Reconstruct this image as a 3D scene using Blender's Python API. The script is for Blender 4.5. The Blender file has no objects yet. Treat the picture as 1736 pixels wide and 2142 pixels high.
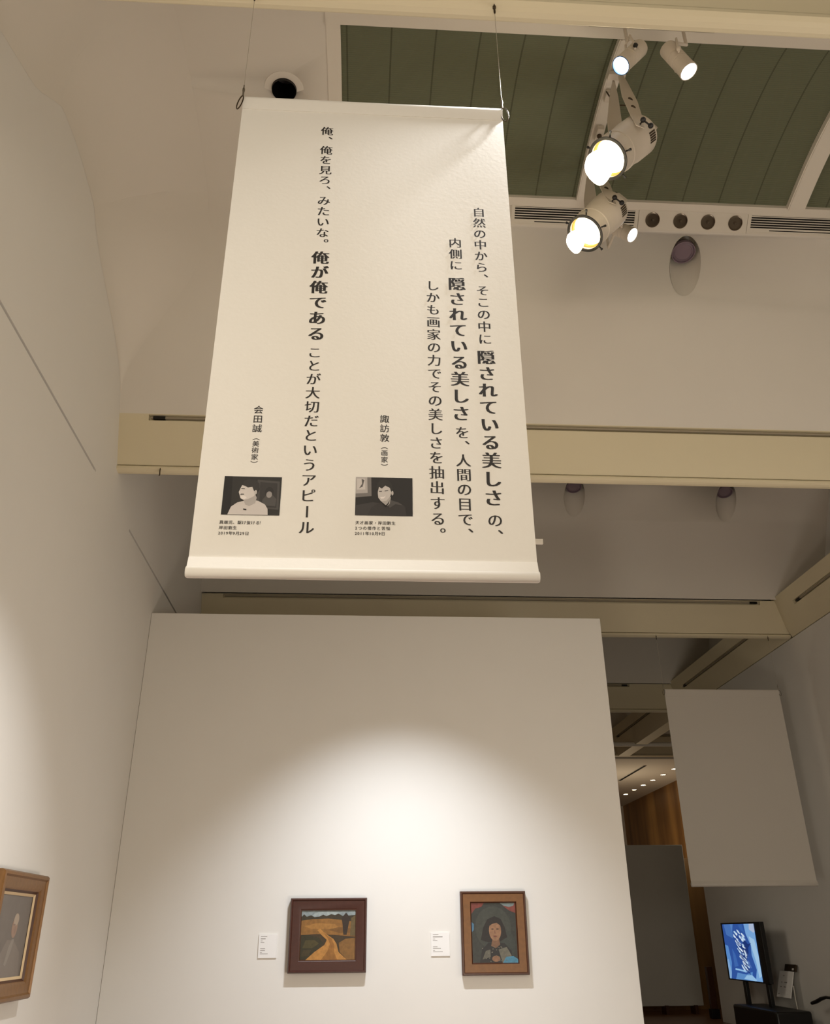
import bpy, bmesh, math, random
from mathutils import Vector, Matrix
from mathutils.geometry import tessellate_polygon
random.seed(7)
SC = bpy.context.scene
COL = SC.collection
PI = math.pi

# ---------------------------------------------------------------- camera, world, lamps, exposure
yaw, pitch, roll = math.radians(3.684), math.radians(26.362), math.radians(-0.5216)
fw = Vector((math.sin(yaw)*math.cos(pitch), math.cos(yaw)*math.cos(pitch), math.sin(pitch)))
rt = Vector((math.cos(yaw), -math.sin(yaw), 0))
up = rt.cross(fw)
r2 = math.cos(roll)*rt + math.sin(roll)*up
u2 = -math.sin(roll)*rt + math.cos(roll)*up
cam = bpy.data.cameras.new('camera')
cam.sensor_fit = 'VERTICAL'; cam.sensor_height = 24.0
cam.lens = 24.0*1779.7/2142.0
cam.clip_end = 200
camo = bpy.data.objects.new('camera', cam); COL.objects.link(camo)
camo.matrix_world = Matrix(((r2.x, u2.x, -fw.x, 0), (r2.y, u2.y, -fw.y, 0), (r2.z, u2.z, -fw.z, 1.5), (0, 0, 0, 1)))
SC.camera = camo

SC.view_settings.view_transform = 'Standard'
SC.view_settings.look = 'None'
SC.view_settings.exposure = 0.0
SC.view_settings.gamma = 1.0
SC.view_settings.use_curve_mapping = False

w = bpy.data.worlds.new('world'); SC.world = w; w.use_nodes = True
w.node_tree.nodes['Background'].inputs[0].default_value = (1.0, 0.85, 0.66, 1)
w.node_tree.nodes['Background'].inputs[1].default_value = 0.03

WARM = (1.0, 0.90, 0.74)
WARMER = (1.0, 0.80, 0.55)
NEUT = (1.0, 0.97, 0.94)

def spot(name, loc, target, watts, deg, blend=0.5, color=WARM, radius=0.06):
    L = bpy.data.lights.new(name, 'SPOT'); L.energy = watts; L.spot_size = math.radians(deg)
    L.spot_blend = blend; L.color = color; L.shadow_soft_size = radius
    o = bpy.data.objects.new(name, L); COL.objects.link(o); o.location = loc
    o.rotation_euler = (Vector(target)-Vector(loc)).to_track_quat('-Z', 'Y').to_euler()
    return o
def point(name, loc, watts, color=WARM, radius=0.25):
    L = bpy.data.lights.new(name, 'POINT'); L.energy = watts; L.color = color; L.shadow_soft_size = radius
    o = bpy.data.objects.new(name, L); COL.objects.link(o); o.location = loc
    return o
# track spot behind the camera, then added soft fill points with no fixture
spot('lamp_banner', (0.7, -2.2, 6.3), (0.05, 2.65, 2.75), 168, 44, 1.0, WARM, 0.12)
point('fill_behind', (0.6, -1.0, 3.9), 135, (1.0, 0.91, 0.77), 0.6)
point('fill_right', (4.6, 3.4, 2.2), 150, (1.0, 0.95, 0.86), 0.6)
point('fill_low', (1.2, 5.6, 0.5), 150, (1.0, 0.92, 0.80), 0.5)
point('fill_left', (-1.2, 0.3, 2.6), 62, WARM, 0.5)
# track spots on the pendant bar in front of the partition
spot('lamp_partition', (0.56, 7.20, 4.68), (0.36, 9.6, -0.4), 345, 84, 1.0, (0.87, 0.92, 1.0), 0.03)
spot('lamp_partition', (0.28, 7.20, 4.68), (0.48, 9.6, -0.4), 345, 84, 1.0, (0.87, 0.92, 1.0), 0.03)
# wall washers for the pictures on the left wall
spot('lamp_left_wall', (0.9, 5.0, 5.45), (-2.45, 5.6, 0.6), 620, 56, 1.0, (0.96, 0.97, 1.0), 0.06)
spot('lamp_left_wall', (1.2, 2.6, 5.45), (-2.45, 3.2, 0.6), 500, 60, 1.0, (0.96, 0.97, 1.0), 0.06)
# added fill points to brighten the dim halls beyond, no fixtures
point('fill_far_hall', (7.4, 25.0, 3.6), 75, WARMER, 0.2)
point('fill_hall_entry', (7.6, 19.6, 3.4), 9, WARM, 0.1)
point('fill_mid_hall', (3.9, 14.5, 2.6), 23, WARM, 0.4)

# ---------------------------------------------------------------- materials
def lin(c):
    return tuple((x/12.92 if x <= 0.04045 else ((x+0.055)/1.055)**2.4) for x in (c[0]/255, c[1]/255, c[2]/255))+(1,)
def mat(name, rgb, rough=0.6, metal=0.0, noise=0.0, scale=8.0, bump=0.0, emit=0.0, ecol=None, linear=False):
    m = bpy.data.materials.new(name); m.use_nodes = True
    nt = m.node_tree; b = nt.nodes['Principled BSDF']
    c = rgb+(1,) if linear else lin(rgb)
    b.inputs['Base Color'].default_value = c
    b.inputs['Roughness'].default_value = rough
    b.inputs['Metallic'].default_value = metal
    if emit:
        b.inputs['Emission Color'].default_value = lin(ecol or rgb); b.inputs['Emission Strength'].default_value = emit
    if noise or bump:
        tc = nt.nodes.new('ShaderNodeTexCoord'); n = nt.nodes.new('ShaderNodeTexNoise')
        n.inputs['Scale'].default_value = scale; n.inputs['Detail'].default_value = 6
        nt.links.new(tc.outputs['Object'], n.inputs['Vector'])
        if noise:
            mx = nt.nodes.new('ShaderNodeMix'); mx.data_type = 'RGBA'
            mx.inputs['A'].default_value = tuple(x*(1-noise) for x in c[:3])+(1,)
            mx.inputs['B'].default_value = tuple(min(1, x*(1+noise)) for x in c[:3])+(1,)
            nt.links.new(n.outputs['Fac'], mx.inputs['Factor']); nt.links.new(mx.outputs['Result'], b.inputs['Base Color'])
        if bump:
            bp = nt.nodes.new('ShaderNodeBump'); bp.inputs['Strength'].default_value = bump; bp.inputs['Distance'].default_value = 0.002
            nt.links.new(n.outputs['Fac'], bp.inputs['Height']); nt.links.new(bp.outputs['Normal'], b.inputs['Normal'])
    return m
WALL = mat('white_wall_paint', (224, 221, 214), 0.85, noise=0.015, scale=3)
CEIL = mat('vault_plaster', (222, 216, 205), 0.9, noise=0.02, scale=2)
BEAM = mat('cream_beam_paint', (218, 207, 176), 0.55, noise=0.02, scale=2)
WHITE = mat('white_enamel', (215, 205, 190), 0.45)
FRAMEW = mat('white_frame_paint', (226, 219, 206), 0.5)
CLOTH = mat('banner_cloth', (234, 230, 222), 0.85, noise=0.012, scale=60, bump=0.15)
CLOTHG = mat('dimmed_grey_cloth', (208, 202, 192), 0.85, noise=0.012, scale=60, bump=0.15)  # greyer copy of the cloth, partly standing in for low light
INK = mat('black_ink', (40, 36, 34), 0.7)
BLACK = mat('black_plastic', (14, 13, 13), 0.4)
DARK = mat('dark_recess', (22, 19, 16), 0.9)
METAL = mat('brushed_metal', (150, 142, 128), 0.35, 0.9)
DMETAL = mat('dark_bronze_metal', (78, 66, 50), 0.45, 0.7)
WIRE = mat('steel_wire', (196, 188, 172), 0.4, 0.5)
SLOTM = mat('track_aluminium', (170, 160, 142), 0.45, 0.2)
LAMPW = mat('cool_lit_lens', (255, 255, 255), 0.3, emit=9, ecol=(240, 247, 255))
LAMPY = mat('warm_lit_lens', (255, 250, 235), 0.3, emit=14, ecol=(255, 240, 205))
BLUER = mat('blue_glass_rim', (60, 110, 170), 0.2)
TUNG = mat('warm_reflector', (240, 200, 120), 0.3, 0.6)
LENSV = mat('violet_glass', (128, 112, 122), 0.2)
REFL = mat('smoked_reflector', (92, 82, 70), 0.22, 0.9)
FLOORM = bpy.data.materials.new('wood_floor')
GOLD = mat('gilded_wood', (124, 86, 42), 0.38, 0.25, noise=0.25, scale=30, bump=0.3)
MAHOG = mat('mahogany_wood', (66, 33, 24), 0.35, noise=0.25, scale=25, bump=0.2)
WALNUT = mat('walnut_wood', (112, 72, 32), 0.4, noise=0.3, scale=25, bump=0.2)
WALNUTD = mat('dark_walnut_edge', (72, 40, 22), 0.35, noise=0.2, scale=25)
SLIP = mat('cream_slip', (205, 180, 140), 0.5)
CARD = mat('caption_card', (232, 230, 226), 0.7)
PAPER = mat('bright_paper', (246, 244, 240), 0.7)
CARDINK = mat('caption_ink', (150, 145, 138), 0.8)

def floor_nodes():
    m = FLOORM; m.use_nodes = True; nt = m.node_tree; b = nt.nodes['Principled BSDF']
    tc = nt.nodes.new('ShaderNodeTexCoord'); br = nt.nodes.new('ShaderNodeTexBrick')
    br.inputs['Scale'].default_value = 1.0; br.inputs['Brick Width'].default_value = 1.2; br.inputs['Row Height'].default_value = 0.1
    br.inputs['Mortar Size'].default_value = 0.002
    br.inputs['Color1'].default_value = lin((128, 88, 60)); br.inputs['Color2'].default_value = lin((112, 76, 52)); br.inputs['Mortar'].default_value = lin((50, 34, 24))
    nt.links.new(tc.outputs['Object'], br.inputs['Vector']); nt.links.new(br.outputs['Color'], b.inputs['Base Color'])
    b.inputs['Roughness'].default_value = 0.35
floor_nodes()

def blind_material():
    m = bpy.data.materials.new('pleated_green_blind'); m.use_nodes = True; nt = m.node_tree; b = nt.nodes['Principled BSDF']
    tc = nt.nodes.new('ShaderNodeTexCoord'); sp = nt.nodes.new('ShaderNodeSeparateXYZ')
    nt.links.new(tc.outputs['Object'], sp.inputs[0])
    a = nt.nodes.new('ShaderNodeMath'); a.operation = 'MODULO'; a.inputs[1].default_value = 0.376
    s0 = nt.nodes.new('ShaderNodeMath'); s0.operation = 'ADD'; s0.inputs[1].default_value = 3.76 + 0.246
    nt.links.new(sp.outputs['X'], s0.inputs[0]); nt.links.new(s0.outputs[0], a.inputs[0])
    lt = nt.nodes.new('ShaderNodeMath'); lt.operation = 'LESS_THAN'; lt.inputs[1].default_value = 0.014
    nt.links.new(a.outputs[0], lt.inputs[0])
    mx = nt.nodes.new('ShaderNodeMix'); mx.data_type = 'RGBA'
    mx.inputs['A'].default_value = lin((112, 116, 92)); mx.inputs['B'].default_value = lin((84, 88, 68))
    nt.links.new(lt.outputs[0], mx.inputs['Factor']); nt.links.new(mx.outputs['Result'], b.inputs['Base Color'])
    b.inputs['Roughness'].default_value = 0.9
    return m
BLIND = blind_material()

def wood_panel_material():
    m = bpy.data.materials.new('veneer_panels'); m.use_nodes = True; nt = m.node_tree; b = nt.nodes['Principled BSDF']
    tc = nt.nodes.new('ShaderNodeTexCoord'); mp = nt.nodes.new('ShaderNodeMapping'); mp.inputs['Scale'].default_value = (1.4, 1.4, 0.12)
    n = nt.nodes.new('ShaderNodeTexNoise'); n.inputs['Scale'].default_value = 1.2; n.inputs['Detail'].default_value = 5
    nt.links.new(tc.outputs['Object'], mp.inputs['Vector']); nt.links.new(mp.outputs[0], n.inputs['Vector'])
    cr = nt.nodes.new('ShaderNodeValToRGB')
    cr.color_ramp.elements[0].position = 0.35; cr.color_ramp.elements[0].color = lin((120, 84, 44))
    cr.color_ramp.elements[1].position = 0.65; cr.color_ramp.elements[1].color = lin((170, 126, 70))
    nt.links.new(n.outputs['Fac'], cr.inputs[0]); nt.links.new(cr.outputs[0], b.inputs['Base Color'])
    b.inputs['Roughness'].default_value = 0.5
    return m
VENEER = wood_panel_material()

# ---------------------------------------------------------------- mesh helpers
class MB:
    """collects shapes in a bmesh; build() links them as one mesh object"""
    def __init__(s): s.bm = bmesh.new(); s.mats = []
    def mi(s, m):
        if m is None: return 0
        if m not in s.mats: s.mats.append(m)
        return s.mats.index(m)
    def face(s, pts, m=None):
        vs = [s.bm.verts.new(p) for p in pts]
        f = s.bm.faces.new(vs); f.material_index = s.mi(m); return f
    def box(s, a, b, m=None, M=None):
        x0, y0, z0 = a; x1, y1, z1 = b
        P = [Vector(p) for p in ((x0,y0,z0),(x1,y0,z0),(x1,y1,z0),(x0,y1,z0),(x0,y0,z1),(x1,y0,z1),(x1,y1,z1),(x0,y1,z1))]
        if M: P = [M @ p for p in P]
        vs = [s.bm.verts.new(p) for p in P]; k = s.mi(m)
        for q in ((0,3,2,1),(4,5,6,7),(0,1,5,4),(1,2,6,5),(2,3,7,6),(3,0,4,7)):
            f = s.bm.faces.new([vs[i] for i in q]); f.material_index = k
    def extrude(s, poly, vec, m=None):
        """closed polygon (3-D points) swept along vec, capped"""
        vec = Vector(vec); k = s.mi(m)
        a = [s.bm.verts.new(p) for p in poly]; b = [s.bm.verts.new(Vector(p)+vec) for p in poly]
        n = len(poly)
        f = s.bm.faces.new(a); f.material_index = k
        f = s.bm.faces.new(b[::-1]); f.material_index = k
        for i in range(n):
            f = s.bm.faces.new((a[i], b[i], b[(i+1) % n], a[(i+1) % n])); f.material_index = k
    def lathe(s, prof, M=None, n=32, m=None, caps=True, smooth=True):
        """profile [(radius, z)] turned about local z"""
        M = M or Matrix(); k = s.mi(m); rings = []
        for r, z in prof:
            rings.append([s.bm.verts.new(M @ Vector((r*math.cos(2*PI*i/n), r*math.sin(2*PI*i/n), z))) for i in range(n)])
        for A, B in zip(rings, rings[1:]):
            for i in range(n):
                f = s.bm.faces.new((A[i], A[(i+1) % n], B[(i+1) % n], B[i])); f.material_index = k; f.smooth = smooth
        if caps:
            for R in (rings[0][::-1], rings[-1]):
                f = s.bm.faces.new(R); f.material_index = k
    def tube(s, pts, r, n=8, m=None, closed=False):
        pts = [Vector(p) for p in pts]; k = s.mi(m); rings = []; N = len(pts)
        rr = r if isinstance(r, (list, tuple)) else [r]*N
        prev = None
        for i, p in enumerate(pts):
            if closed: t = pts[(i+1) % N]-pts[i-1]
            else: t = (pts[min(i+1, N-1)]-pts[max(i-1, 0)])
            t.normalize()
            if prev is None:
                a = t.orthogonal().normalized()
            else:
                a = (prev - t*prev.dot(t)).normalized()
            prev = a; b = t.cross(a)
            rings.append([s.bm.verts.new(p+rr[i]*(math.cos(2*PI*j/n)*a+math.sin(2*PI*j/n)*b)) for j in range(n)])
        pairs = list(zip(rings, rings[1:]))+([(rings[-1], rings[0])] if closed else [])
        for A, B in pairs:
            for j in range(n):
                f = s.bm.faces.new((A[j], A[(j+1) % n], B[(j+1) % n], B[j])); f.material_index = k; f.smooth = True
        if not closed:
            for R in (rings[0][::-1], rings[-1]):
                f = s.bm.faces.new(R); f.material_index = k
    def build(s, name, m=None, parent=None, bevel=0.0, fix=True):
        if fix: bmesh.ops.recalc_face_normals(s.bm, faces=s.bm.faces)
        me = bpy.data.meshes.new(name); s.bm.to_mesh(me); s.bm.free()
        for x in (s.mats or [m]): me.materials.append(x)
        me.set_sharp_from_angle(angle=math.radians(38))
        o = bpy.data.objects.new(name, me); COL.objects.link(o)
        if bevel:
            b = o.modifiers.new('bevel', 'BEVEL'); b.width = bevel; b.segments = 2; b.limit_method = 'ANGLE'
        if parent:
            o.parent = parent
            bpy.context.view_layer.update()
            o.matrix_parent_inverse = parent.matrix_world.inverted()
        return o
def thing(name, label, cat, loc=(0, 0, 0), group=None):
    o = bpy.data.objects.new(name, None); COL.objects.link(o); o.location = loc; o.empty_display_size = 0.1
    o['label'] = label; o['category'] = cat
    if group: o['group'] = group
    return o
def tag(o, label, cat, group=None):
    o['label'] = label; o['category'] = cat
    if group: o['group'] = group
    return o
def struct(o, label=None, cat=None):
    o['kind'] = 'structure'
    if label: o['label'] = label
    if cat: o['category'] = cat
    return o
def axis_matrix(loc, d):
    """local +z along d"""
    d = Vector(d).normalized()
    return Matrix.Translation(loc) @ d.to_track_quat('Z', 'Y').to_matrix().to_4x4()
def boolean_cut(o, cutters):
    for c in cutters:
        md = o.modifiers.new('cut', 'BOOLEAN'); md.object = c; md.operation = 'DIFFERENCE'; md.solver = 'EXACT'
    bpy.context.view_layer.update()
    dg = bpy.context.evaluated_depsgraph_get()
    me = bpy.data.meshes.new_from_object(o.evaluated_get(dg))
    o.modifiers.clear(); old = o.data; o.data = me; bpy.data.meshes.remove(old)
    for c in cutters:
        bpy.data.objects.remove(c, do_unlink=True)
def cyl(loc, r, h, d=(0, 0, 1), n=48):
    b = MB(); b.lathe([(r, -h/2), (r, h/2)], axis_matrix(loc, d), n); return b.build('cutter', DARK)

# ---------------------------------------------------------------- the setting
XL, XR = -2.478, 6.752
RAILS = [2.656, 7.552, 12.576, 17.6, 22.6]

b = MB(); b.box((-4, -4.2, -0.2), (11, 32, 0)); struct(b.build('floor', FLOORM))

# left wall with the hanging slit at 5.32 m
b = MB()
b.box((XL-0.3, -4.2, 0), (XL, 32, 5.308)); b.box((XL-0.3, -4.2, 5.336), (XL, 32, 9.0))
for y0, y1 in ((-4.2, 3.3), (6.98, 8.25), (12.3, 13.2), (17, 32)): b.box((XL-0.3, y0, 5.308), (XL, y1, 5.336))
b.box((XL-0.34, -4.2, 5.2), (XL-0.06, 32, 5.45), DARK); b.mats = [WALL, DARK]
for f in b.bm.faces: f.material_index = 0
b.bm.faces.ensure_lookup_table()
for f in b.bm.faces[-6:]: f.material_index = 1
struct(b.build('wall_left'))

b = MB(); b.box((XR, -4.2, 0), (XR+0.35, 17.84, 5.63)); struct(b.build('wall_right', WALL))
b = MB(); b.box((-4, -4.5, 0), (11, -4.2, 9)); struct(b.build('wall_rear', WALL))
b = MB(); b.box((-4, 32, 0), (11, 32.3, 9)); struct(b.build('wall_far', WALL))
b = MB(); b.box((10.2, 17.0, 0), (10.5, 32, 9)); struct(b.build('wall_side', WALL))
b = MB(); b.box((9.55, 20.6, 0), (9.8, 32, 5.62)); struct(b.build('wall_wood', VENEER))
b = MB(); b.box((4.4, 20.6, 0), (9.55, 20.8, 3.0)); struct(b.build('wall_wood_low', VENEER))

# the free-standing exhibition partition
b = MB(); b.box((XL+0.002, 9.6, 0), (2.838, 9.95, 4.884))
tag(b.build('partition_wall', WALL, bevel=0.004), 'tall white exhibition partition carrying two small paintings, butting the left wall', 'partition')

# vaulted ceiling: one cross-section per bay (offset from the bay's centre line, height)
NEAR = [(-2.215, 6.185), (-1.92, 6.86), (-1.52, 7.42), (-1.12, 7.85), (-0.90, 8.03), (-0.72, 8.164), (-0.564, 8.236)]
SKY = [(-0.264, 8.292), (0.056, 8.300), (0.376, 8.276), (0.696, 8.220), (1.08, 8.118)]
FAR = [(1.166, 8.092), (1.296, 7.955), (1.44, 7.74), (1.73, 7.26), (2.03, 6.716), (2.263, 6.185)]
PROF = NEAR+SKY+FAR
def bay_solid(mb, yc, x0, x1, prof, t=0.16):
    low = [(x0, yc+a, z) for a, z in prof]
    top = [(x0, yc+a*1.05, z+t) for a, z in prof][::-1]
    mb.extrude(low+top, (x1-x0, 0, 0))
    for f in mb.bm.faces: f.smooth = True
CENT = [-2.3]+[(RAILS[i]+RAILS[i+1])/2-0.02 for i in range(4)]
SKX0, SKX1 = -0.41, 6.6
b = MB(); bay_solid(b, CENT[0], XL-0.2, 7.4, PROF); struct(b.build('ceiling_rear_bay', CEIL))
# bay over the banner: the sky-lit middle stays open between SKX0 and SKX1
b = MB()
bay_solid(b, CENT[1], XL-0.2, SKX0, PROF)
left_end = b.build('ceiling_front_bay_end', CEIL)
b = MB()
bay_solid(b, CENT[1], SKX1, 7.4, PROF)
bay_solid(b, CENT[1], SKX0, SKX1, NEAR[:-1])
struct(b.build('ceiling_front_bay', CEIL))
b = MB(); bay_solid(b, CENT[1], SKX0, SKX1, FAR)
front = b.build('ceiling_front_haunch', CEIL)
def zvault(o):
    for (a, za), (c, zc) in zip(PROF, PROF[1:]):
        if a <= o <= c: return za+(zc-za)*(o-a)/(c-a)
DOME = (-0.805, 5.21); OVAL = (3.245, 6.566)
boolean_cut(left_end, [cyl((DOME[0], DOME[1], 8.25), 0.11, 1.0)]); struct(left_end)
boolean_cut(front, [cyl((OVAL[0], OVAL[1], 7.8), 0.166, 1.4)])
struct(front)
b = MB(); bay_solid(b, CENT[2], XL-0.2, 7.4, PROF); mid = b.build('ceiling_middle_bay', CEIL)
OV2 = [(3.234, 11.584), (5.65, 11.60)]
boolean_cut(mid, [cyl((x, y, 7.8), 0.166, 1.4) for x, y in OV2]); struct(mid)
b = MB(); bay_solid(b, CENT[3], XL-0.2, 7.4, PROF); struct(b.build('ceiling_far_bay', CEIL))
b = MB(); bay_solid(b, CENT[4], XL-0.2, 10.4, PROF); struct(b.build('ceiling_last_bay', CEIL))
b = MB(); b.box((XL, 22.70, 5.60), (10.4, 32, 5.8)); struct(b.build('ceiling_hall', CEIL))
b = MB()
b.box((7.3, -4.2, 5.6), (7.45, 17.5, 9)); struct(b.build('wall_clerestory', WALL))
b = MB(); b.box((XL-0.3, -4.4, 8.9), (11, 32.2, 9.1)); struct(b.build('ceiling_roof', DARK))

# the vault rounds softly into the left wall
def cove(yc, name):
    mb = MB(); n = 12; fine = []
    for (a, za), (c, zc) in zip(PROF, PROF[1:]):
        for q in range(4): fine.append((a+(c-a)*q/4, za+(zc-za)*q/4))
    fine.append(PROF[-1]); N = len(fine); rows = []
    for i, (a, z) in enumerate(fine):
        p, q = fine[max(0, i-2)], fine[min(N-1, i+2)]
        t = Vector((q[0]-p[0], q[1]-p[1])).normalized(); nv = Vector((t.y, -t.x))
        k = max(0.0, min(1.0, (z-6.35)/1.5)); r = 0.85*k*k*(3-2*k)+0.004
        row = []
        for s_ in range(n+1):
            f = PI/2*s_/n; d_ = r*(1-math.sin(f))
            row.append(mb.bm.verts.new((XL+0.001+r*(1-math.cos(f)), yc+a+nv.x*d_, z+nv.y*d_-0.001)))
        rows.append(row)
    for A, B in zip(rows, rows[1:]):
        for s_ in range(n):
            fc = mb.bm.faces.new((A[s_], B[s_], B[s_+1], A[s_+1])); fc.smooth = True
    struct(mb.build(name, CEIL))
cove(CENT[1], 'ceiling_cove')

# beams between the bays, with the lighting slot and the picture rail along the foot
def beam(yr, x0, x1, s0, s1, name):
    mb = MB()
    tp, ft = (yr-0.018-0.364*0.520, 5.705+0.931*0.520), (yr-0.018, 5.705)
    nose = [(yr+0.012, 5.705), (yr+0.012, 5.692), (yr-0.026, 5.692), (yr-0.030, 5.680), (yr-0.026, 5.664), (yr-0.004, 5.652),
            (yr+0.02, 5.645), (yr+0.05, 5.644), (yr+0.075, 5.652), (yr+0.092, 5.672), (yr+0.10, 5.70), (yr+0.25, 6.20)]
    d = Vector((0, tp[0]-ft[0], tp[1]-ft[1])); L = d.length; d.normalize()
    def on(t, dep=0):   # point on the sloping front face; dep goes into the beam
        return (yr-0.018+d.y*t+dep*d.z, 5.705+d.z*t-dep*d.y)
    full = [tp, ft]+nose
    notch = [tp, on(0.512), on(0.512, 0.05), on(0.452, 0.05), on(0.452), ft]+nose
    for a, c, pr in ((x0, s0, full), (s0, s1, notch), (s1, x1, full)):
        mb.extrude([(a, y, z) for y, z in pr], (c-a, 0, 0))
    o = struct(mb.build(name, BEAM))
    for f in o.data.polygons: f.use_smooth = False
    return on
SL = [(-2.19, 6.3), (-2.19, 6.3), (-2.155, 6.268), (-2.1, 6.3), (6.95, 9.6)]
ONS = []
for i, yr in enumerate(RAILS):
    x1 = 6.752 if i < 4 else 10.2
    x0 = XL if i < 4 else XL
    s0, s1 = SL[i]
    if i == 3: s0, s1 = -2.1, 5.62
    ONS.append(beam(yr, x0, x1, s0, s1, 'trim_%d' % (i+1)))
# side beam over the right wall: the same slope along y, with its own slot per bay
def side_beam(y0, y1, s0, s1, name, x=XR):
    mb = MB()
    def on(t, dep=0):
        d = Vector((-0.42, 0.91)).normalized()
        return (x+d.x*t+dep*d.y, 5.644+d.y*t-dep*d.x)
    full = [on(0), on(0.36), on(0.45), on(0.64), (x-0.1, on(0.64)[1]+0.03), (x+0.3, on(0.64)[1]+0.03), (x+0.3, 5.644)]
    notch = [on(0), on(0.375), on(0.375, 0.05), on(0.435, 0.05), on(0.435), on(0.64), (x-0.1, on(0.64)[1]+0.03), (x+0.3, on(0.64)[1]+0.03), (x+0.3, 5.644)]
    for a, c, pr in ((y0, s0, full), (s0, s1, notch), (s1, y1, full)):
        mb.extrude([(px, a, pz) for px, pz in pr], (0, c-a, 0))
    struct(mb.build(name, BEAM)); return on
for i, (y0, y1) in enumerate(zip(RAILS[:-1], RAILS[1:])):
    SON = side_beam(y0+0.06, y1-0.06, y0+0.75, y1-0.62, 'trim_%d' % (i+6))

# lighting tracks sunk in the slots
def track(label, a, c, on_pts, axis, group='lighting tracks in the beam slots'):
    t = thing('lighting_track', label, 'lighting track', a, group)
    a, c = Vector(a), Vector(c); d = (c-a); L = d.length; d.normalize()
    b = MB(); b.tube([a, c], 0.014, 4); b.build('rail', SLOTM, t)
    b = MB(); b.tube([c-d*0.02, c-d*0.14], 0.020, 4); b.build('power_feed', BLACK, t)
    return t
for i, (s0, s1) in enumerate(SL):
    if i == 0: continue
    if i == 3: s0, s1 = -2.1, 5.62
    y, z = ONS[i](0.482, 0.030)
    lab = {1: 'long slim track in the slot of the beam crossing behind the big banner',
           2: 'slim track in the slot of the beam just above the partition top',
           3: 'dark slim track in the far beam left of the blank grey banner',
           4: 'farthest slim track in the last beam of the dark hall'}[i]
    if i == 1: track(lab, (s1-0.02, y, z), (s0+0.02, y, z), None, 0)
    else: track(lab, (s0+0.02, y, z), (s1-0.02, y, z), None, 0)
for i, lab in ((1, 'sloping track in the side beam at the right edge'), (2, 'sloping track in the side beam above the blank grey banner'), (3, 'distant sloping track in the side beam beyond the right wall')):
    y0, y1 = RAILS[i], RAILS[i+1]
    x, z = SON(0.405, 0.028)
    track(lab, (x, y0+0.8, z), (x, y1-0.65, z), None, 1)

# ---------------------------------------------------------------- skylight with pleated blinds
YC = CENT[1]
sk = thing('skylight', 'large arched skylight closed by dark green pleated blinds', 'skylight', (3.1, YC, 8.2))
def sky_z(y):
    o = y-YC
    pts = NEAR[-1:]+SKY+FAR[:1]
    for (a, za), (c, zc) in zip(pts, pts[1:]):
        if a <= o <= c: return za+(zc-za)*(o-a)/(c-a)
    return 8.1
def smooth_arc(n, y0=YC-0.564, y1=YC+1.08):
    # smooth curve through the arch knots
    pts = [Vector((a+YC, z)) for a, z in NEAR[-1:]+SKY]
    import bisect
    out = []
    ys = [p.x for p in pts]
    for i in range(n+1):
        y = y0+(y1-y0)*i/n
        z = 0
        # Lagrange over all six knots (low order, well behaved here)
        for j, p in enumerate(pts):
            l = 1
            for k, q in enumerate(pts):
                if k != j: l *= (y-q.x)/(p.x-q.x)
            z += p.y*l
        out.append((y, z))
    return out
def blind(x0, x1):
    mb = MB(); N = 84; arc = smooth_arc(2*N)
    rows = []
    for i, (y, z) in enumerate(arc):
        zz = z+0.02+(0.0075 if i % 2 else 0)
        rows.append([mb.bm.verts.new((x, y, zz)) for x in (x0, x1)])
    for A, B in zip(rows, rows[1:]): mb.bm.faces.new((A[0], A[1], B[1], B[0]))
    o = mb.build('blind', BLIND, sk, fix=False)
    return o
for x0, x1 in ((-0.29, 2.06), (2.16, 4.24), (4.40, 6.55)): blind(x0, x1)
b = MB()
ya, yb = YC-0.564, YC+1.08
b.extrude([(SKX0, ya-0.16, 8.155), (SKX0, ya, 8.21), (SKX0, ya, 8.33), (SKX0, ya-0.16, 8.30)], (SKX1-SKX0, 0, 0))
b.extrude([(SKX0, yb, 8.105), (SKX0, yb+0.082, 8.083), (SKX0, yb+0.082, 8.25), (SKX0, yb, 8.25)], (SKX1-SKX0, 0, 0))
arc = smooth_arc(24)
def arc_strip(mb, x0, x1, d0, d1, m=None):
    k = mb.mi(m)
    rows = [[mb.bm.verts.new((x, y, z+dz)) for x, dz in ((x0, d0), (x1, d0), (x1, d1), (x0, d1))] for y, z in arc]
    for A, B in zip(rows, rows[1:]):
        for i in range(4):
            f = mb.bm.faces.new((A[i], A[(i+1) % 4], B[(i+1) % 4], B[i])); f.material_index = k
    for R in (rows[0][::-1], rows[-1]): mb.bm.faces.new(R).material_index = k
arc_strip(b, SKX0, -0.29, -0.012, 0.1)
b.build('frame', FRAMEW, sk)
for x0, x1 in ((2.05, 2.17), (4.23, 4.41)):
    b = MB(); arc_strip(b, x0, x1, -0.035, 0.08); arc_strip(b, x0+0.012, x0+0.02, -0.042, -0.03); 
    b.build('rib', FRAMEW, sk)

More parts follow.
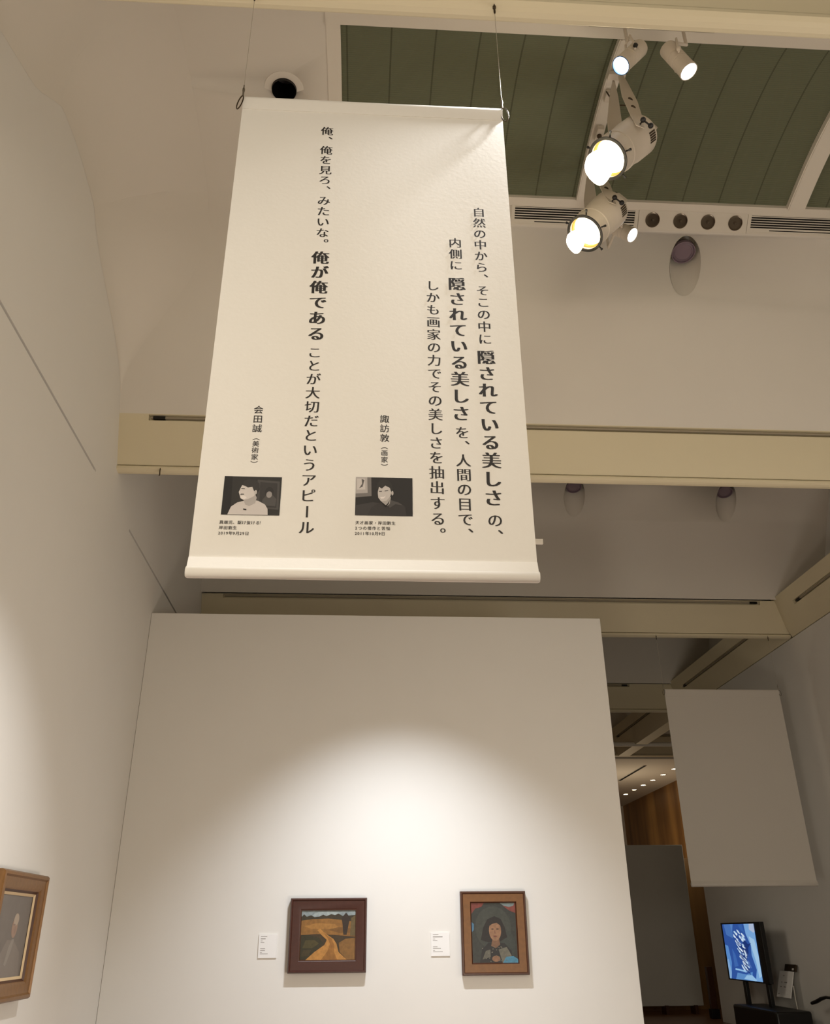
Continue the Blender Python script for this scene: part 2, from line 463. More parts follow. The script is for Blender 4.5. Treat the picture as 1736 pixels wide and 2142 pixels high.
# air slots along the skylight foot
fd = Vector((0, FAR[1][0]-FAR[0][0], FAR[1][1]-FAR[0][1])); FLn = fd.length; fd.normalize()
fn = Vector((0, -fd.z, fd.y))          # pointing out of the plaster, down into the room
if fn.z > 0: fn = -fn
F0 = Vector((0, YC+FAR[0][0], FAR[0][1]))
def fp(x, t, h=0.0): return Vector((x, 0, 0))+F0+fd*t+fn*h
def slab(mb, x0, x1, t0, t1, h0, h1, m=None):
    mb.extrude([fp(x0, t0, h0), fp(x0, t1, h0), fp(x0, t1, h1), fp(x0, t0, h1)], (x1-x0, 0, 0), m)
def grille(x0, x1, label):
    g = thing('air_grille', label, 'air grille', fp((x0+x1)/2, 0.09), 'linear air grilles below the skylight')
    m = MB(); slab(m, x0, x1, 0.0, 0.012, 0, 0.012); slab(m, x0, x0+0.035, 0.012, 0.176, 0, 0.012); slab(m, x1-0.035, x1, 0.012, 0.176, 0, 0.012)
    slab(m, x0, x1, 0.176, 0.188, 0, 0.012); m.build('frame', FRAMEW, g)
    m = MB(); slab(m, x0+0.035, x1-0.035, 0.012, 0.132, 0.0005, 0.002); m.build('dark_back', DARK, g)
    for k in range(5):
        m = MB(); t = 0.016+k*0.0235; slab(m, x0+0.035, x1-0.035, t, t+0.008, 0.002, 0.005); m.build('slat', FRAMEW, g)
    m = MB(); slab(m, x0+0.035, x1-0.035, 0.132, 0.176, 0.0005, 0.009); m.build('lower_strip', FRAMEW, g)
    m = MB(); slab(m, x0+0.24, x1-0.04, 0.149, 0.158, 0.009, 0.0095); m.build('slot', DARK, g)
grille(1.41, 2.715, 'linear air grille below the skylight, left of the four round lamps')
grille(3.86, 6.5, 'linear air grille below the skylight, right of the four round lamps')
def lamp_panel(P, N, x0, x1, xs, t0, t1, tc, r, label):
    """flat panel with round unlit lamps; P maps (x, t, h) to the slope"""
    g = thing('downlight_panel', label, 'downlight panel', P((x0+x1)/2, tc), 'four-lamp panels of the skylight')
    m = MB(); m.extrude([P(x0, t0, 0.001), P(x0, t1, 0.001), P(x0, t1, 0.014), P(x0, t0, 0.014)], (x1-x0, 0, 0)); p = m.build('panel', FRAMEW, g)
    for x in xs:
        M = axis_matrix(P(x, tc, 0.014), N)
        m = MB(); m.lathe([(r*1.08, 0.0), (r*1.07, 0.003), (r, 0.003), (r*0.97, 0.0)], M, 32, caps=False); rr = m.build('lamp_ring', WHITE, g)
        m = MB(); m.lathe([(r, 0.004), (r*0.92, 0.002), (r*0.75, 0.0014), (r*0.45, 0.001), (r*0.25, 0.0012), (r*0.22, 0.004), (0.001, 0.005)], M, 32, REFL, caps=False); m.build('reflector', REFL, rr)
lamp_panel(fp, fn, 2.72, 3.855, (2.864, 3.154, 3.443, 3.730), 0.0, 0.19, 0.092, 0.074, 'panel of four round unlit lamps under the skylight foot')
# the same row on the near side of the skylight, half hidden by the near beam
nd = Vector((0, NEAR[4][0]-NEAR[5][0], NEAR[4][1]-NEAR[5][1])); nd.normalize()
nn = Vector((0, -nd.z, nd.y))
if nn.z > 0: nn = -nn
N0 = Vector((0, YC+NEAR[5][0], NEAR[5][1]))
def np_(x, t, h=0.0): return Vector((x, 0, 0))+N0+nd*t+nn*h
lamp_panel(np_, nn, 0.55, 1.72, (0.70, 0.99, 1.28, 1.57), 0.014, 0.21, 0.11, 0.066, 'panel of round lamps above the banner, half hidden by the nearest beam')
lamp_panel(np_, nn, 2.85, 4.05, (3.0, 3.29, 3.58, 3.87), 0.014, 0.21, 0.11, 0.066, 'panel of round lamps right of the upper spotlights, half hidden by the nearest beam')
m = MB(); m.extrude([np_(1.74, 0.01, 0.002), np_(1.74, 0.055, 0.002), np_(1.74, 0.055, 0.03), np_(1.74, 0.01, 0.03)], (1.05, 0, 0))
tag(m.build('lighting_track', SLOTM), 'short grey track the two upper white spotlights hang from', 'lighting track')

# round recesses in the vault
def recess_lamp(x, y, zr, label):
    g = thing('recessed_downlight', label, 'downlight', (x, y, zr), 'deep round downlights in the vaults')
    m = MB(); m.lathe([(0.162, -0.26), (0.162, 0.6)], Matrix.Translation((x, y, zr)), 48, caps=False)
    o = m.build('sleeve', CEIL, g)
    # trim the sleeve to the plaster line
    bm = bmesh.new(); bm.from_mesh(o.data)
    for v in bm.verts:
        if v.co.z < zr: v.co.z = vault_z(v.co.y)-0.001
    bm.to_mesh(o.data); bm.free()
    M = axis_matrix((x, y-0.015, zr+0.165), Vector((-0.05, -0.34, -1)))
    m = MB(); m.lathe([(0.122, -0.03), (0.122, 0.016), (0.112, 0.016), (0.108, -0.01)], M, 40, caps=False); r_ = m.build('lamp_ring', LENSV, g)
    m = MB(); m.lathe([(0.108, -0.012), (0.108, 0.0), (0.088, 0.010), (0.084, 0.002), (0.001, 0.004)], M, 40, caps=False); m.build('glass', LENSV, g)
    m = MB(); m.lathe([(0.122, -0.04), (0.122, -0.03)], M, 40); m.build('back_plate', DARK, g)
    m = MB(); m.lathe([(0.161, 0.0), (0.161, 0.01)], Matrix.Translation((x, y, zr+0.34)), 40); m.build('sleeve_top', CEIL, g)
def vault_z(y):
    for c in CENT:
        if -2.2 <= y-c <= 2.26: return zvault(y-c)
recess_lamp(OVAL[0], OVAL[1], zvault(OVAL[1]-YC), 'deep round downlight with violet glass, right of the lit spotlights')
recess_lamp(OV2[0][0], OV2[0][1], vault_z(OV2[0][1]), 'unlit round downlight just under the middle beam, nearest the banner edge')
recess_lamp(OV2[1][0], OV2[1][1], vault_z(OV2[1][1]), 'unlit round downlight just under the middle beam, farther right')
g = thing('recessed_downlight', 'black round recess peeking over the top edge of the banner', 'downlight', (DOME[0], DOME[1], 8.25))
m = MB(); m.lathe([(0.109, -0.02), (0.109, 0.22), (0.001, 0.24)], Matrix.Translation((DOME[0], DOME[1], 8.29)), 40, caps=False); m.build('black_cup', BLACK, g)
m = MB(); m.lathe([(0.112, 0.004), (0.112, -0.006), (0.175, -0.004), (0.178, 0.006)], Matrix.Translation((DOME[0], DOME[1], 8.299)), 48, caps=False); m.build('trim_ring', CEIL, g)

# ---------------------------------------------------------------- hanging banners
Y_B = 2.654
def cloth_y(x, z, w=0.59, z0=2.56, z1=4.89, amp=1.0):
    u = (x+w)/(2*w); v = (z-z0)/(z1-z0)
    return amp*(0.0022*math.sin(2.6*u*PI+0.5)*math.sin(PI*v)+0.0008*math.sin(7*u+4*v))
def banner_cloth(name, xc, y, w, z0, z1, parent, rod=0.022, top=0.075, amp=1.0, CLOTH=CLOTH):
    """front sheet with top hem and a rod pocket at the foot, 2 mm thick"""
    mb = MB(); nx, nz = 24, 44
    prof = []   # (z, dy)
    zs = [z1-(z1-(z0+0.05))*i/nz for i in range(nz+1)]
    rows = []
    for i, z in enumerate(zs):
        rows.append([mb.bm.verts.new((xc-w+2*w*j/nx, y+cloth_y(-0.59+1.18*j/nx, 2.56+2.33*(z-z0)/(z1-z0), amp=amp), z)) for j in range(nx+1)])
    for A, B in zip(rows, rows[1:]):
        for j in range(nx):
            f = mb.bm.faces.new((A[j], A[j+1], B[j+1], B[j])); f.smooth = True
    o = mb.build('cloth', CLOTH, parent, fix=False)
    md = o.modifiers.new('thick', 'SOLIDIFY'); md.thickness = 0.002; md.offset = 1
    o.modifiers.new('sharp_rim', 'EDGE_SPLIT').split_angle = math.radians(38)
    # top hem: a second layer of cloth round the upper bar
    mb = MB()
    pts = [(-0.0025, z1-top), (-0.012, z1-0.022), (-0.012, z1-0.012), (-0.004, z1+0.001), (0.004, z1+0.001), (0.009, z1-0.012), (0.008, z1-top*0.5), (0.004, z1-top)]
    ring0 = None
    for j in range(nx+1):
        x = xc-w+2*w*j/nx
        yy = y+cloth_y(-0.59+1.18*j/nx, 4.87, amp=amp)
        ring = [mb.bm.verts.new((x, yy+dy, z)) for dy, z in pts]
        if ring0:
            for k in range(len(pts)):
                f = mb.bm.faces.new((ring0[k], ring[k], ring[(k+1) % len(pts)], ring0[(k+1) % len(pts)])); f.smooth = True
        else: mb.bm.faces.new(ring)
        ring0 = ring
    mb.bm.faces.new(ring0[::-1])
    mb.build('top_hem', CLOTH, parent)
    # rod pocket
    mb = MB(); n = 20; W2 = w+0.004
    sect = []
    for k in range(n):
        a = 2*PI*k/n
        sect.append((rod*0.75*math.cos(a), z0+rod+0.0+rod*math.sin(a)*1.0))
    sect = [(dy-0.002, zz) for dy, zz in sect]
    ra = None
    for x, sc in ((xc-W2, 0.82), (xc-W2+0.006, 1.0), (xc+W2-0.006, 1.0), (xc+W2, 0.82)):
        ring = [mb.bm.verts.new((x, y+dy*sc, z0+rod+(zz-z0-rod)*sc)) for dy, zz in sect]
        if ra:
            for k in range(n):
                f = mb.bm.faces.new((ra[k], ring[k], ring[(k+1) % n], ra[(k+1) % n])); f.smooth = True
        else: mb.bm.faces.new(ring)
        ra = ring
    mb.bm.faces.new(ra[::-1])
    # neck where the cloth meets the pocket
    mb.extrude([(xc-w, y-0.004, z0+0.075), (xc-w, y-rod*0.72, z0+rod*1.5), (xc-w, y+rod*0.6, z0+rod*1.5), (xc-w, y+0.004, z0+0.075)], (2*w, 0, 0))
    mb.build('rod_pocket', CLOTH, parent)
def hanger(parent, x, y, ztop_bar, zrail, side, ring=True, rr=0.0012):
    mb = MB(); mb.tube([(x, y, ztop_bar+0.09), (x, y, zrail-0.07)], rr, 6); mb.build('wire', WIRE, parent)
    mb = MB(); mb.lathe([(0.002, 0.0), (0.0045, 0.004), (0.0045, 0.03), (0.006, 0.034), (0.006, 0.05), (0.003, 0.056), (0.0025, 0.075)], Matrix.Translation((x, y, ztop_bar+0.015)), 10); mb.build('wire_clamp', METAL, parent)
    mb = MB(); mb.lathe([(0.003, 0), (0.0055, 0.01), (0.0055, 0.03), (0.003, 0.038)], Matrix.Translation((x, y, zrail-0.085)), 10)
    mb.lathe([(0.002, 0), (0.009, 0.004), (0.009, 0.014), (0.002, 0.018)], Matrix.Translation((x, y, zrail-0.045)), 12)
    mb.tube([(x, y, zrail-0.03), (x, y-0.006, zrail-0.01), (x, y-0.004, zrail+0.006)], 0.003, 8)
    mb.build('rail_hook', DMETAL, parent)
    if ring:
        pts = [(x+side*0.006+0.018*math.sin(2*PI*k/28)*0.75+0.0, y-0.012+0.026*math.sin(2*PI*k/28)*0.0-0.004, ztop_bar-0.045+0.042*math.cos(2*PI*k/28)) for k in range(28)]
        pts = [(px+side*-0.012*(pz-(ztop_bar-0.045))/0.042*0.5, py-0.010*math.sin(2*PI*i/28), pz) for i, (px, py, pz) in enumerate(pts)]
        mb = MB(); mb.tube(pts, 0.0028, 8, closed=True); mb.build('split_ring', DMETAL, parent)

bn = thing('hanging_banner', 'large white cloth banner printed with columns of Japanese text and two photographs', 'banner', (0, Y_B, 4.9))
banner_cloth('cloth', 0.0, Y_B, 0.588, 2.558, 4.892, bn)
hanger(bn, -0.592, Y_B, 4.885, 5.672, -1); hanger(bn, 0.590, Y_B, 4.885, 5.672, 1)

GLY = {}
def glyph(ch, off):
    key = (ch, off)
    if key not in GLY:
        cu = bpy.data.curves.new('glyph', 'FONT'); cu.body = ch; cu.resolution_u = 3; cu.offset = off
        o = bpy.data.objects.new('glyph', cu); COL.objects.link(o)
        bpy.context.view_layer.update()
        me = o.to_mesh()
        GLY[key] = ([v.co.copy() for v in me.vertices], [tuple(p.vertices) for p in me.polygons])
        o.to_mesh_clear(); bpy.data.objects.remove(o, do_unlink=True); bpy.data.curves.remove(cu)
    return GLY[key]
def put_glyph(mb, ch, cx, cz, size, off, dxs, rot=0, shift=(0, 0), slant=0.0, yoff=0.0016, surf=None):
    V, F = glyph(ch, off)
    surf = surf or (lambda x, z: Y_B+cloth_y(x, z))
    for i, dx in enumerate(dxs):
        vs = []
        for v in V:
            x, z = v.x-0.48+shift[0], v.y-0.365+shift[1]
            if rot: x, z = z, -x
            x += dx
            X, Z = cx+x*size, cz+z*size
            vs.append(mb.bm.verts.new((X, surf(X, Z)-yoff-0.00004*i, Z)))
        for f in F:
            try: mb.bm.faces.new([vs[k] for k in f])
            except ValueError: pass
def column(mb, text, x0, z0, x1, z1, k, size, off, dxs):
    k = max(k, 1); pz = (z1-z0)/k; px = (x1-x0)/k
    if k == 1 and len(text) <= 2: pz, px = -0.0611, 0
    for i, ch in enumerate(text):
        sh, rot = (0, 0), 0
        if ch in '、。': sh = (0.60, 0.58)
        if ch in 'ー（）': rot = 1
        put_glyph(mb, ch, x0+px*i, z0+pz*i, size, off, dxs, rot, sh)
REG = (-0.012, (-0.030, 0.0, 0.030)); BOLD = (-0.010, (-0.050, -0.025, 0.0, 0.025, 0.050)); SANS = (0.0, (-0.008, 0.008))
RUNS = [
 ('quotation', [("俺、俺を見ろ、みたいな。", -0.2060, 4.697, -0.2030, 4.095, 10, 0), ("俺が俺である", -0.2060, 3.960, -0.2065, 3.576, 5, 1), ("ことが大切だというアピール", -0.2080, 3.487, -0.2040, 2.750, 12, 0)]),
 ('quotation', [("自然の中から、そこの中に", 0.4530, 4.247, 0.4500, 3.578, 11, 0), ("隠されている美しさ", 0.4500, 3.491, 0.4480, 2.879, 8, 1), ("の、", 0.4500, 2.791, 0.4500, 2.791, 0, 0)]),
 ('quotation', [("内側に", 0.3470, 4.070, 0.3470, 3.948, 2, 0), ("隠されている美しさ", 0.3470, 3.850, 0.3440, 3.230, 8, 1), ("を、人間の目で、", 0.3465, 3.147, 0.3460, 2.792, 6, 0)]),
 ('quotation', [("しかも画家の力でその美しさを抽出する。", 0.2490, 3.836, 0.2490, 2.792, 17, 0)]),
 ('speaker_name', [("会田誠", -0.4005, 3.224, -0.4000, 3.144, 2, 2), ("（美術家）", -0.3995, 3.107, -0.4000, 2.997, 4, 3)]),
 ('speaker_name', [("諏訪敦", 0.0610, 3.195, 0.0620, 3.114, 2, 2), ("（画家）", 0.0620, 3.080, 0.0620, 2.995, 3, 3)]),
]
for name, runs in RUNS:
    for t, x0, z0, x1, z1, k, st in runs:
        mb = MB()
        if st == 0: column(mb, t, x0, z0, x1, z1, k, 0.0565, *REG)
        elif st == 1: column(mb, t, x0, z0, x1, z1, k, 0.0715, *BOLD)
        else: column(mb, t, x0, z0, x1, z1, k, 0.036 if st == 2 else 0.026, *SANS)
        mb.build(name if st != 1 else 'bold_quotation', INK, bn, fix=False)
def line(mb, text, x, z, size, adv, off=0.0):
    for ch in text:
        a = adv*(0.62 if ch in '0123456789!！' else 1.0)
        sh = (0.0, 0.0) if ch not in '0123456789' else (0.2, 0)
        if ch in '！': sh = (0, 0)
        put_glyph(mb, ch, x+a/2, z, size, off, (-0.012, 0.012), 0, sh)
        x += a
    return x
for lines in ([("異端児、駆け抜ける！", -0.500, 2.765, 0.0153), ("岸田劉生", -0.500, 2.7445, 0.0157), ("2019年9月29日", -0.500, 2.724, 0.0142)],
              [("天才画家・岸田劉生", -0.037, 2.7715, 0.0156), ("2つの傑作と苦悩", -0.037, 2.751, 0.0160), ("2011年10月9日", -0.037, 2.731, 0.0142)]):
    mb = MB()
    for t, x, z, a in lines: line(mb, t, x, z, 0.0145, a)
    mb.build('caption', INK, bn, fix=False)

# printed photographs: grey-scale shapes on the cloth
GREY = {}
def grey(v):
    if v not in GREY: GREY[v] = mat('print_grey_%d' % v, (v, int(v*0.965), int(v*0.94)), 0.8)
    return GREY[v]
def blob(cx, cy, rx, ry, n=18, a0=0, a1=360, rot=0):
    R = math.radians(rot); out = []
    for i in range(n):
        a = math.radians(a0+(a1-a0)*i/(n if a1-a0 == 360 else n-1))
        x, y = rx*math.cos(a), ry*math.sin(a)
        out.append((cx+x*math.cos(R)-y*math.sin(R), cy+x*math.sin(R)+y*math.cos(R)))
    return out
def flat_picture(name, parent, P, layers, dy, fix=False):
    """layers of filled outlines (unit square) printed one over the other; P maps (u, v, level) to space"""
    mb = MB()
    for i, (m, poly) in enumerate(layers):
        poly = [(min(1, max(0, u)), min(1, max(0, v))) for u, v in poly]
        q = []
        for p in poly:
            if not q or abs(p[0]-q[-1][0])+abs(p[1]-q[-1][1]) > 1e-6: q.append(p)
        if abs(q[0][0]-q[-1][0])+abs(q[0][1]-q[-1][1]) < 1e-6: q.pop()
        if len(q) < 3: continue
        if sum(a[0]*b_[1]-b_[0]*a[1] for a, b_ in zip(q, q[1:]+q[:1])) < 0: q.reverse()
        vs = [mb.bm.verts.new(P(u, v, i*dy)) for u, v in q]; k = mb.mi(m)
        for tri in tessellate_polygon([[Vector((u, v, 0)) for u, v in q]]):
            a, b_, c = (q[t] for t in tri)
            if (b_[0]-a[0])*(c[1]-a[1])-(c[0]-a[0])*(b_[1]-a[1]) < 0: tri = tri[::-1]
            try: mb.bm.faces.new([vs[t] for t in tri]).material_index = k
            except ValueError: pass
    return mb.build(name, None, parent, fix=fix)
SQ = [(0, 0), (1, 0), (1, 1), (0, 1)]
def on_cloth(x0, z0, w_, h_):
    c = [[Y_B+cloth_y(x0+a*w_, z0+b_*h_) for b_ in (0, 1)] for a in (0, 1)]
    def P(u, v, d):
        y = (c[0][0]*(1-v)+c[0][1]*v)*(1-u)+(c[1][0]*(1-v)+c[1][1]*v)*u
        return (x0+u*w_, y-0.0022-d, z0+v*h_)
    return P
ph1 = [(grey(52), SQ), (grey(40), [(0, 0), (0.16, 0), (0.14, 1), (0, 1)]),
       (grey(78), [(0.60, 0.18), (0.98, 0.14), (0.97, 0.88), (0.58, 0.92)]), (grey(60), [(0.64, 0.22), (0.94, 0.19), (0.93, 0.83), (0.63, 0.86)]),
       (grey(82), [(0.68, 0.25), (0.92, 0.23), (0.93, 0.42), (0.86, 0.52), (0.76, 0.52), (0.69, 0.40)]), (grey(50), blob(0.80, 0.60, 0.075, 0.13)), (grey(150), blob(0.80, 0.53, 0.05, 0.085)),
       (grey(205), [(0.11, 0), (0.16, 0.20), (0.26, 0.31), (0.38, 0.36), (0.50, 0.40), (0.62, 0.36), (0.74, 0.27), (0.79, 0.16), (0.80, 0)]),
       (grey(176), [(0.36, 0.40), (0.40, 0.26), (0.47, 0.22), (0.57, 0.30), (0.59, 0.44), (0.55, 0.56), (0.38, 0.52)]),
       (grey(210), [(0.31, 0.42), (0.29, 0.50), (0.27, 0.58), (0.30, 0.70), (0.33, 0.80), (0.40, 0.84), (0.52, 0.80), (0.58, 0.62), (0.54, 0.48), (0.44, 0.40), (0.36, 0.38)]),
       (grey(228), [(0.31, 0.42), (0.30, 0.49), (0.36, 0.50), (0.42, 0.44), (0.37, 0.38)]), (grey(110), [(0.30, 0.50), (0.31, 0.54), (0.36, 0.54), (0.37, 0.51)]),
       (grey(58), [(0.32, 0.76), (0.34, 0.86), (0.42, 0.93), (0.54, 0.91), (0.61, 0.82), (0.62, 0.66), (0.58, 0.56), (0.53, 0.62), (0.50, 0.72), (0.42, 0.70), (0.38, 0.74)]),
       (grey(190), blob(0.565, 0.58, 0.022, 0.06)), (grey(90), [(0.31, 0.66), (0.31, 0.68), (0.37, 0.68), (0.37, 0.66)]),
       (grey(40), [(0.375, 0.12), (0.375, 0.155), (0.43, 0.14), (0.43, 0.11)])]
ph2 = [(grey(46), SQ), (grey(120), [(0, 0.46), (0.28, 0.50), (0.27, 1), (0, 1)]), (grey(175), [(0, 0.56), (0.21, 0.58), (0.20, 1), (0, 1)]),
       (grey(200), [(0.02, 0.66), (0.17, 0.67), (0.16, 0.96), (0.02, 0.96)]), (grey(96), [(0.06, 0.70), (0.12, 0.74), (0.15, 0.92), (0.10, 0.95), (0.11, 0.82)]),
       (grey(64), [(0, 0), (0.55, 0), (0.5, 0.30), (0.30, 0.34), (0, 0.25)]),
       (grey(58), [(0.22, 0), (0.28, 0.20), (0.36, 0.28), (0.50, 0.36), (0.62, 0.40), (0.76, 0.34), (0.87, 0.24), (0.89, 0.0)]),
       (grey(80), [(0.62, 0.40), (0.76, 0.34), (0.83, 0.27), (0.70, 0.30), (0.60, 0.20), (0.56, 0.30)]),
       (grey(170), [(0.42, 0.40), (0.55, 0.24), (0.60, 0.30), (0.62, 0.48), (0.52, 0.50)]),
       (grey(196), [(0.39, 0.56), (0.40, 0.45), (0.46, 0.36), (0.54, 0.38), (0.61, 0.50), (0.63, 0.64), (0.60, 0.80), (0.44, 0.80), (0.39, 0.70)]),
       (grey(52), [(0.36, 0.70), (0.38, 0.84), (0.44, 0.93), (0.54, 0.94), (0.62, 0.86), (0.66, 0.70), (0.63, 0.58), (0.60, 0.72), (0.52, 0.78), (0.46, 0.70), (0.41, 0.74), (0.39, 0.62)]),
       (grey(232), [(0.43, 0.47), (0.50, 0.48), (0.53, 0.52), (0.50, 0.44), (0.45, 0.43)]), (grey(90), [(0.41, 0.61), (0.41, 0.63), (0.46, 0.635), (0.46, 0.615)]), (grey(90), [(0.51, 0.625), (0.51, 0.645), (0.57, 0.66), (0.57, 0.64)]),
       (grey(185), blob(0.645, 0.58, 0.02, 0.06)), (grey(30), [(0.45, 0.34), (0.53, 0.22), (0.58, 0.30), (0.60, 0.40), (0.56, 0.30), (0.53, 0.26)])]
flat_picture('photograph', bn, on_cloth(-0.4965, 2.794, 0.199, 0.150), ph1, 0.0002)
flat_picture('photograph', bn, on_cloth(-0.0375, 2.800, 0.2, 0.150), ph2, 0.0002)

fb = thing('hanging_banner', 'blank grey cloth banner hanging at the right, near the screen', 'banner', (5.48, 12.56, 4.8))
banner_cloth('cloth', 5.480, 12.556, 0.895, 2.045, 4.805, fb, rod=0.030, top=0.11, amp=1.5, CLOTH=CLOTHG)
hanger(fb, 4.575, 12.556, 4.80, 5.672, -1, True, 0.0016); hanger(fb, 6.372, 12.556, 4.80, 5.672, 1, True, 0.0016)

# loose picture-rail hooks
m = MB(); X_, Y_ = -2.05, 7.53
m.tube([(X_, Y_, 5.672), (X_, Y_-0.004, 5.64), (X_, Y_+0.006, 5.60), (X_, Y_-0.008, 5.585)], 0.006, 8)
tag(m.build('picture_hook', DMETAL), 'small dark hook on the middle beam rail, left of the banner', 'hook')

# ---------------------------------------------------------------- spotlights
def can_light(face, back, top, label, r=0.068, group='small white track spotlights', clamp=True):
    face, back, top = Vector(face), Vector(back), Vector(top)
    d = (face-back); L = d.length; d.normalize()
    g = thing('track_spotlight', label, 'spotlight', top, group)
    M = axis_matrix(back, d)
    m = MB(); m.lathe([(r*0.4, -0.004), (r*0.95, 0.0), (r, 0.012), (r, L*0.36), (r*0.93, L*0.37), (r*0.93, L*0.385), (r, L*0.395), (r, L*0.56), (r*0.93, L*0.57), (r*0.93, L*0.585), (r, L*0.60), (r*1.0, L*0.90), (r*1.04, L*0.92), (r*1.04, L*0.985)], M, 40, caps=False)
    m.build('housing', WHITE, g)
    m = MB(); m.lathe([(r*1.04, L*0.985), (r*1.05, L), (r*0.96, L), (r*0.92, L*0.94)], M, 40, caps=False); m.build('front_ring', BLUER if clamp else WHITE, g)
    m = MB(); m.lathe([(r*0.93, L*0.95), (r*0.5, L*0.965), (0.001, L*0.97)], M, 40, caps=False); m.build('lens', LAMPW, g)
    # bracket and stem
    mid = back+d*L*0.48
    side = d.cross(Vector((0, 0, 1))).normalized()
    m = MB()
    p1 = mid+side*(r+0.012); p2 = mid-side*(r+0.012)
    crown = Vector((mid.x, mid.y, mid.z+r+0.06))+(top-mid)*0.15
    m.tube([p1-Vector((0, 0, 0.02)), p1+Vector((0, 0, r*0.6)), crown+side*(r*0.6), crown, crown-side*(r*0.6), p2+Vector((0, 0, r*0.6)), p2-Vector((0, 0, 0.02))], 0.009, 6)
    m.build('bracket', WHITE, g)
    m = MB(); m.tube([crown, Vector((top.x, top.y, crown.z+0.03)), top], 0.014, 10); m.build('stem', WHITE, g)
    for s_ in (1, -1):
        m = MB(); m.lathe([(0.016, 0), (0.018, 0.006), (0.018, 0.02), (0.010, 0.026)], axis_matrix(mid+side*s_*(r+0.014), side*s_), 14); m.build('knob', BLACK if clamp else WHITE, g)
    return g
c1 = can_light((1.876, 4.205, 7.427), (2.064, 4.225, 7.680), (1.98, 4.245, 8.03), 'left of the two upper white spotlights, lens lit and turned to the viewer')
c2 = can_light((2.398, 4.195, 7.385), (2.285, 4.225, 7.690), (2.455, 4.245, 8.03), 'right of the two upper white spotlights, tilted down to the right', clamp=False)
c3 = can_light((2.467, 5.912, 7.404), (2.345, 5.985, 7.560), (2.40, 6.40, 7.93), 'small lit spotlight tucked behind the lower big spotlight', clamp=False)
for nm, f, bk, wt in (('lamp_can', (1.876, 4.205, 7.427), (2.064, 4.225, 7.680), 60), ('lamp_can', (2.398, 4.195, 7.385), (2.285, 4.225, 7.690), 60), ('lamp_can', (2.467, 5.912, 7.404), (2.345, 5.985, 7.560), 40)):
    f, bk = Vector(f), Vector(bk); d = (f-bk).normalized()
    spot(nm, f+d*0.01, f+d*2, wt, 40, 0.7, NEUT, 0.03)

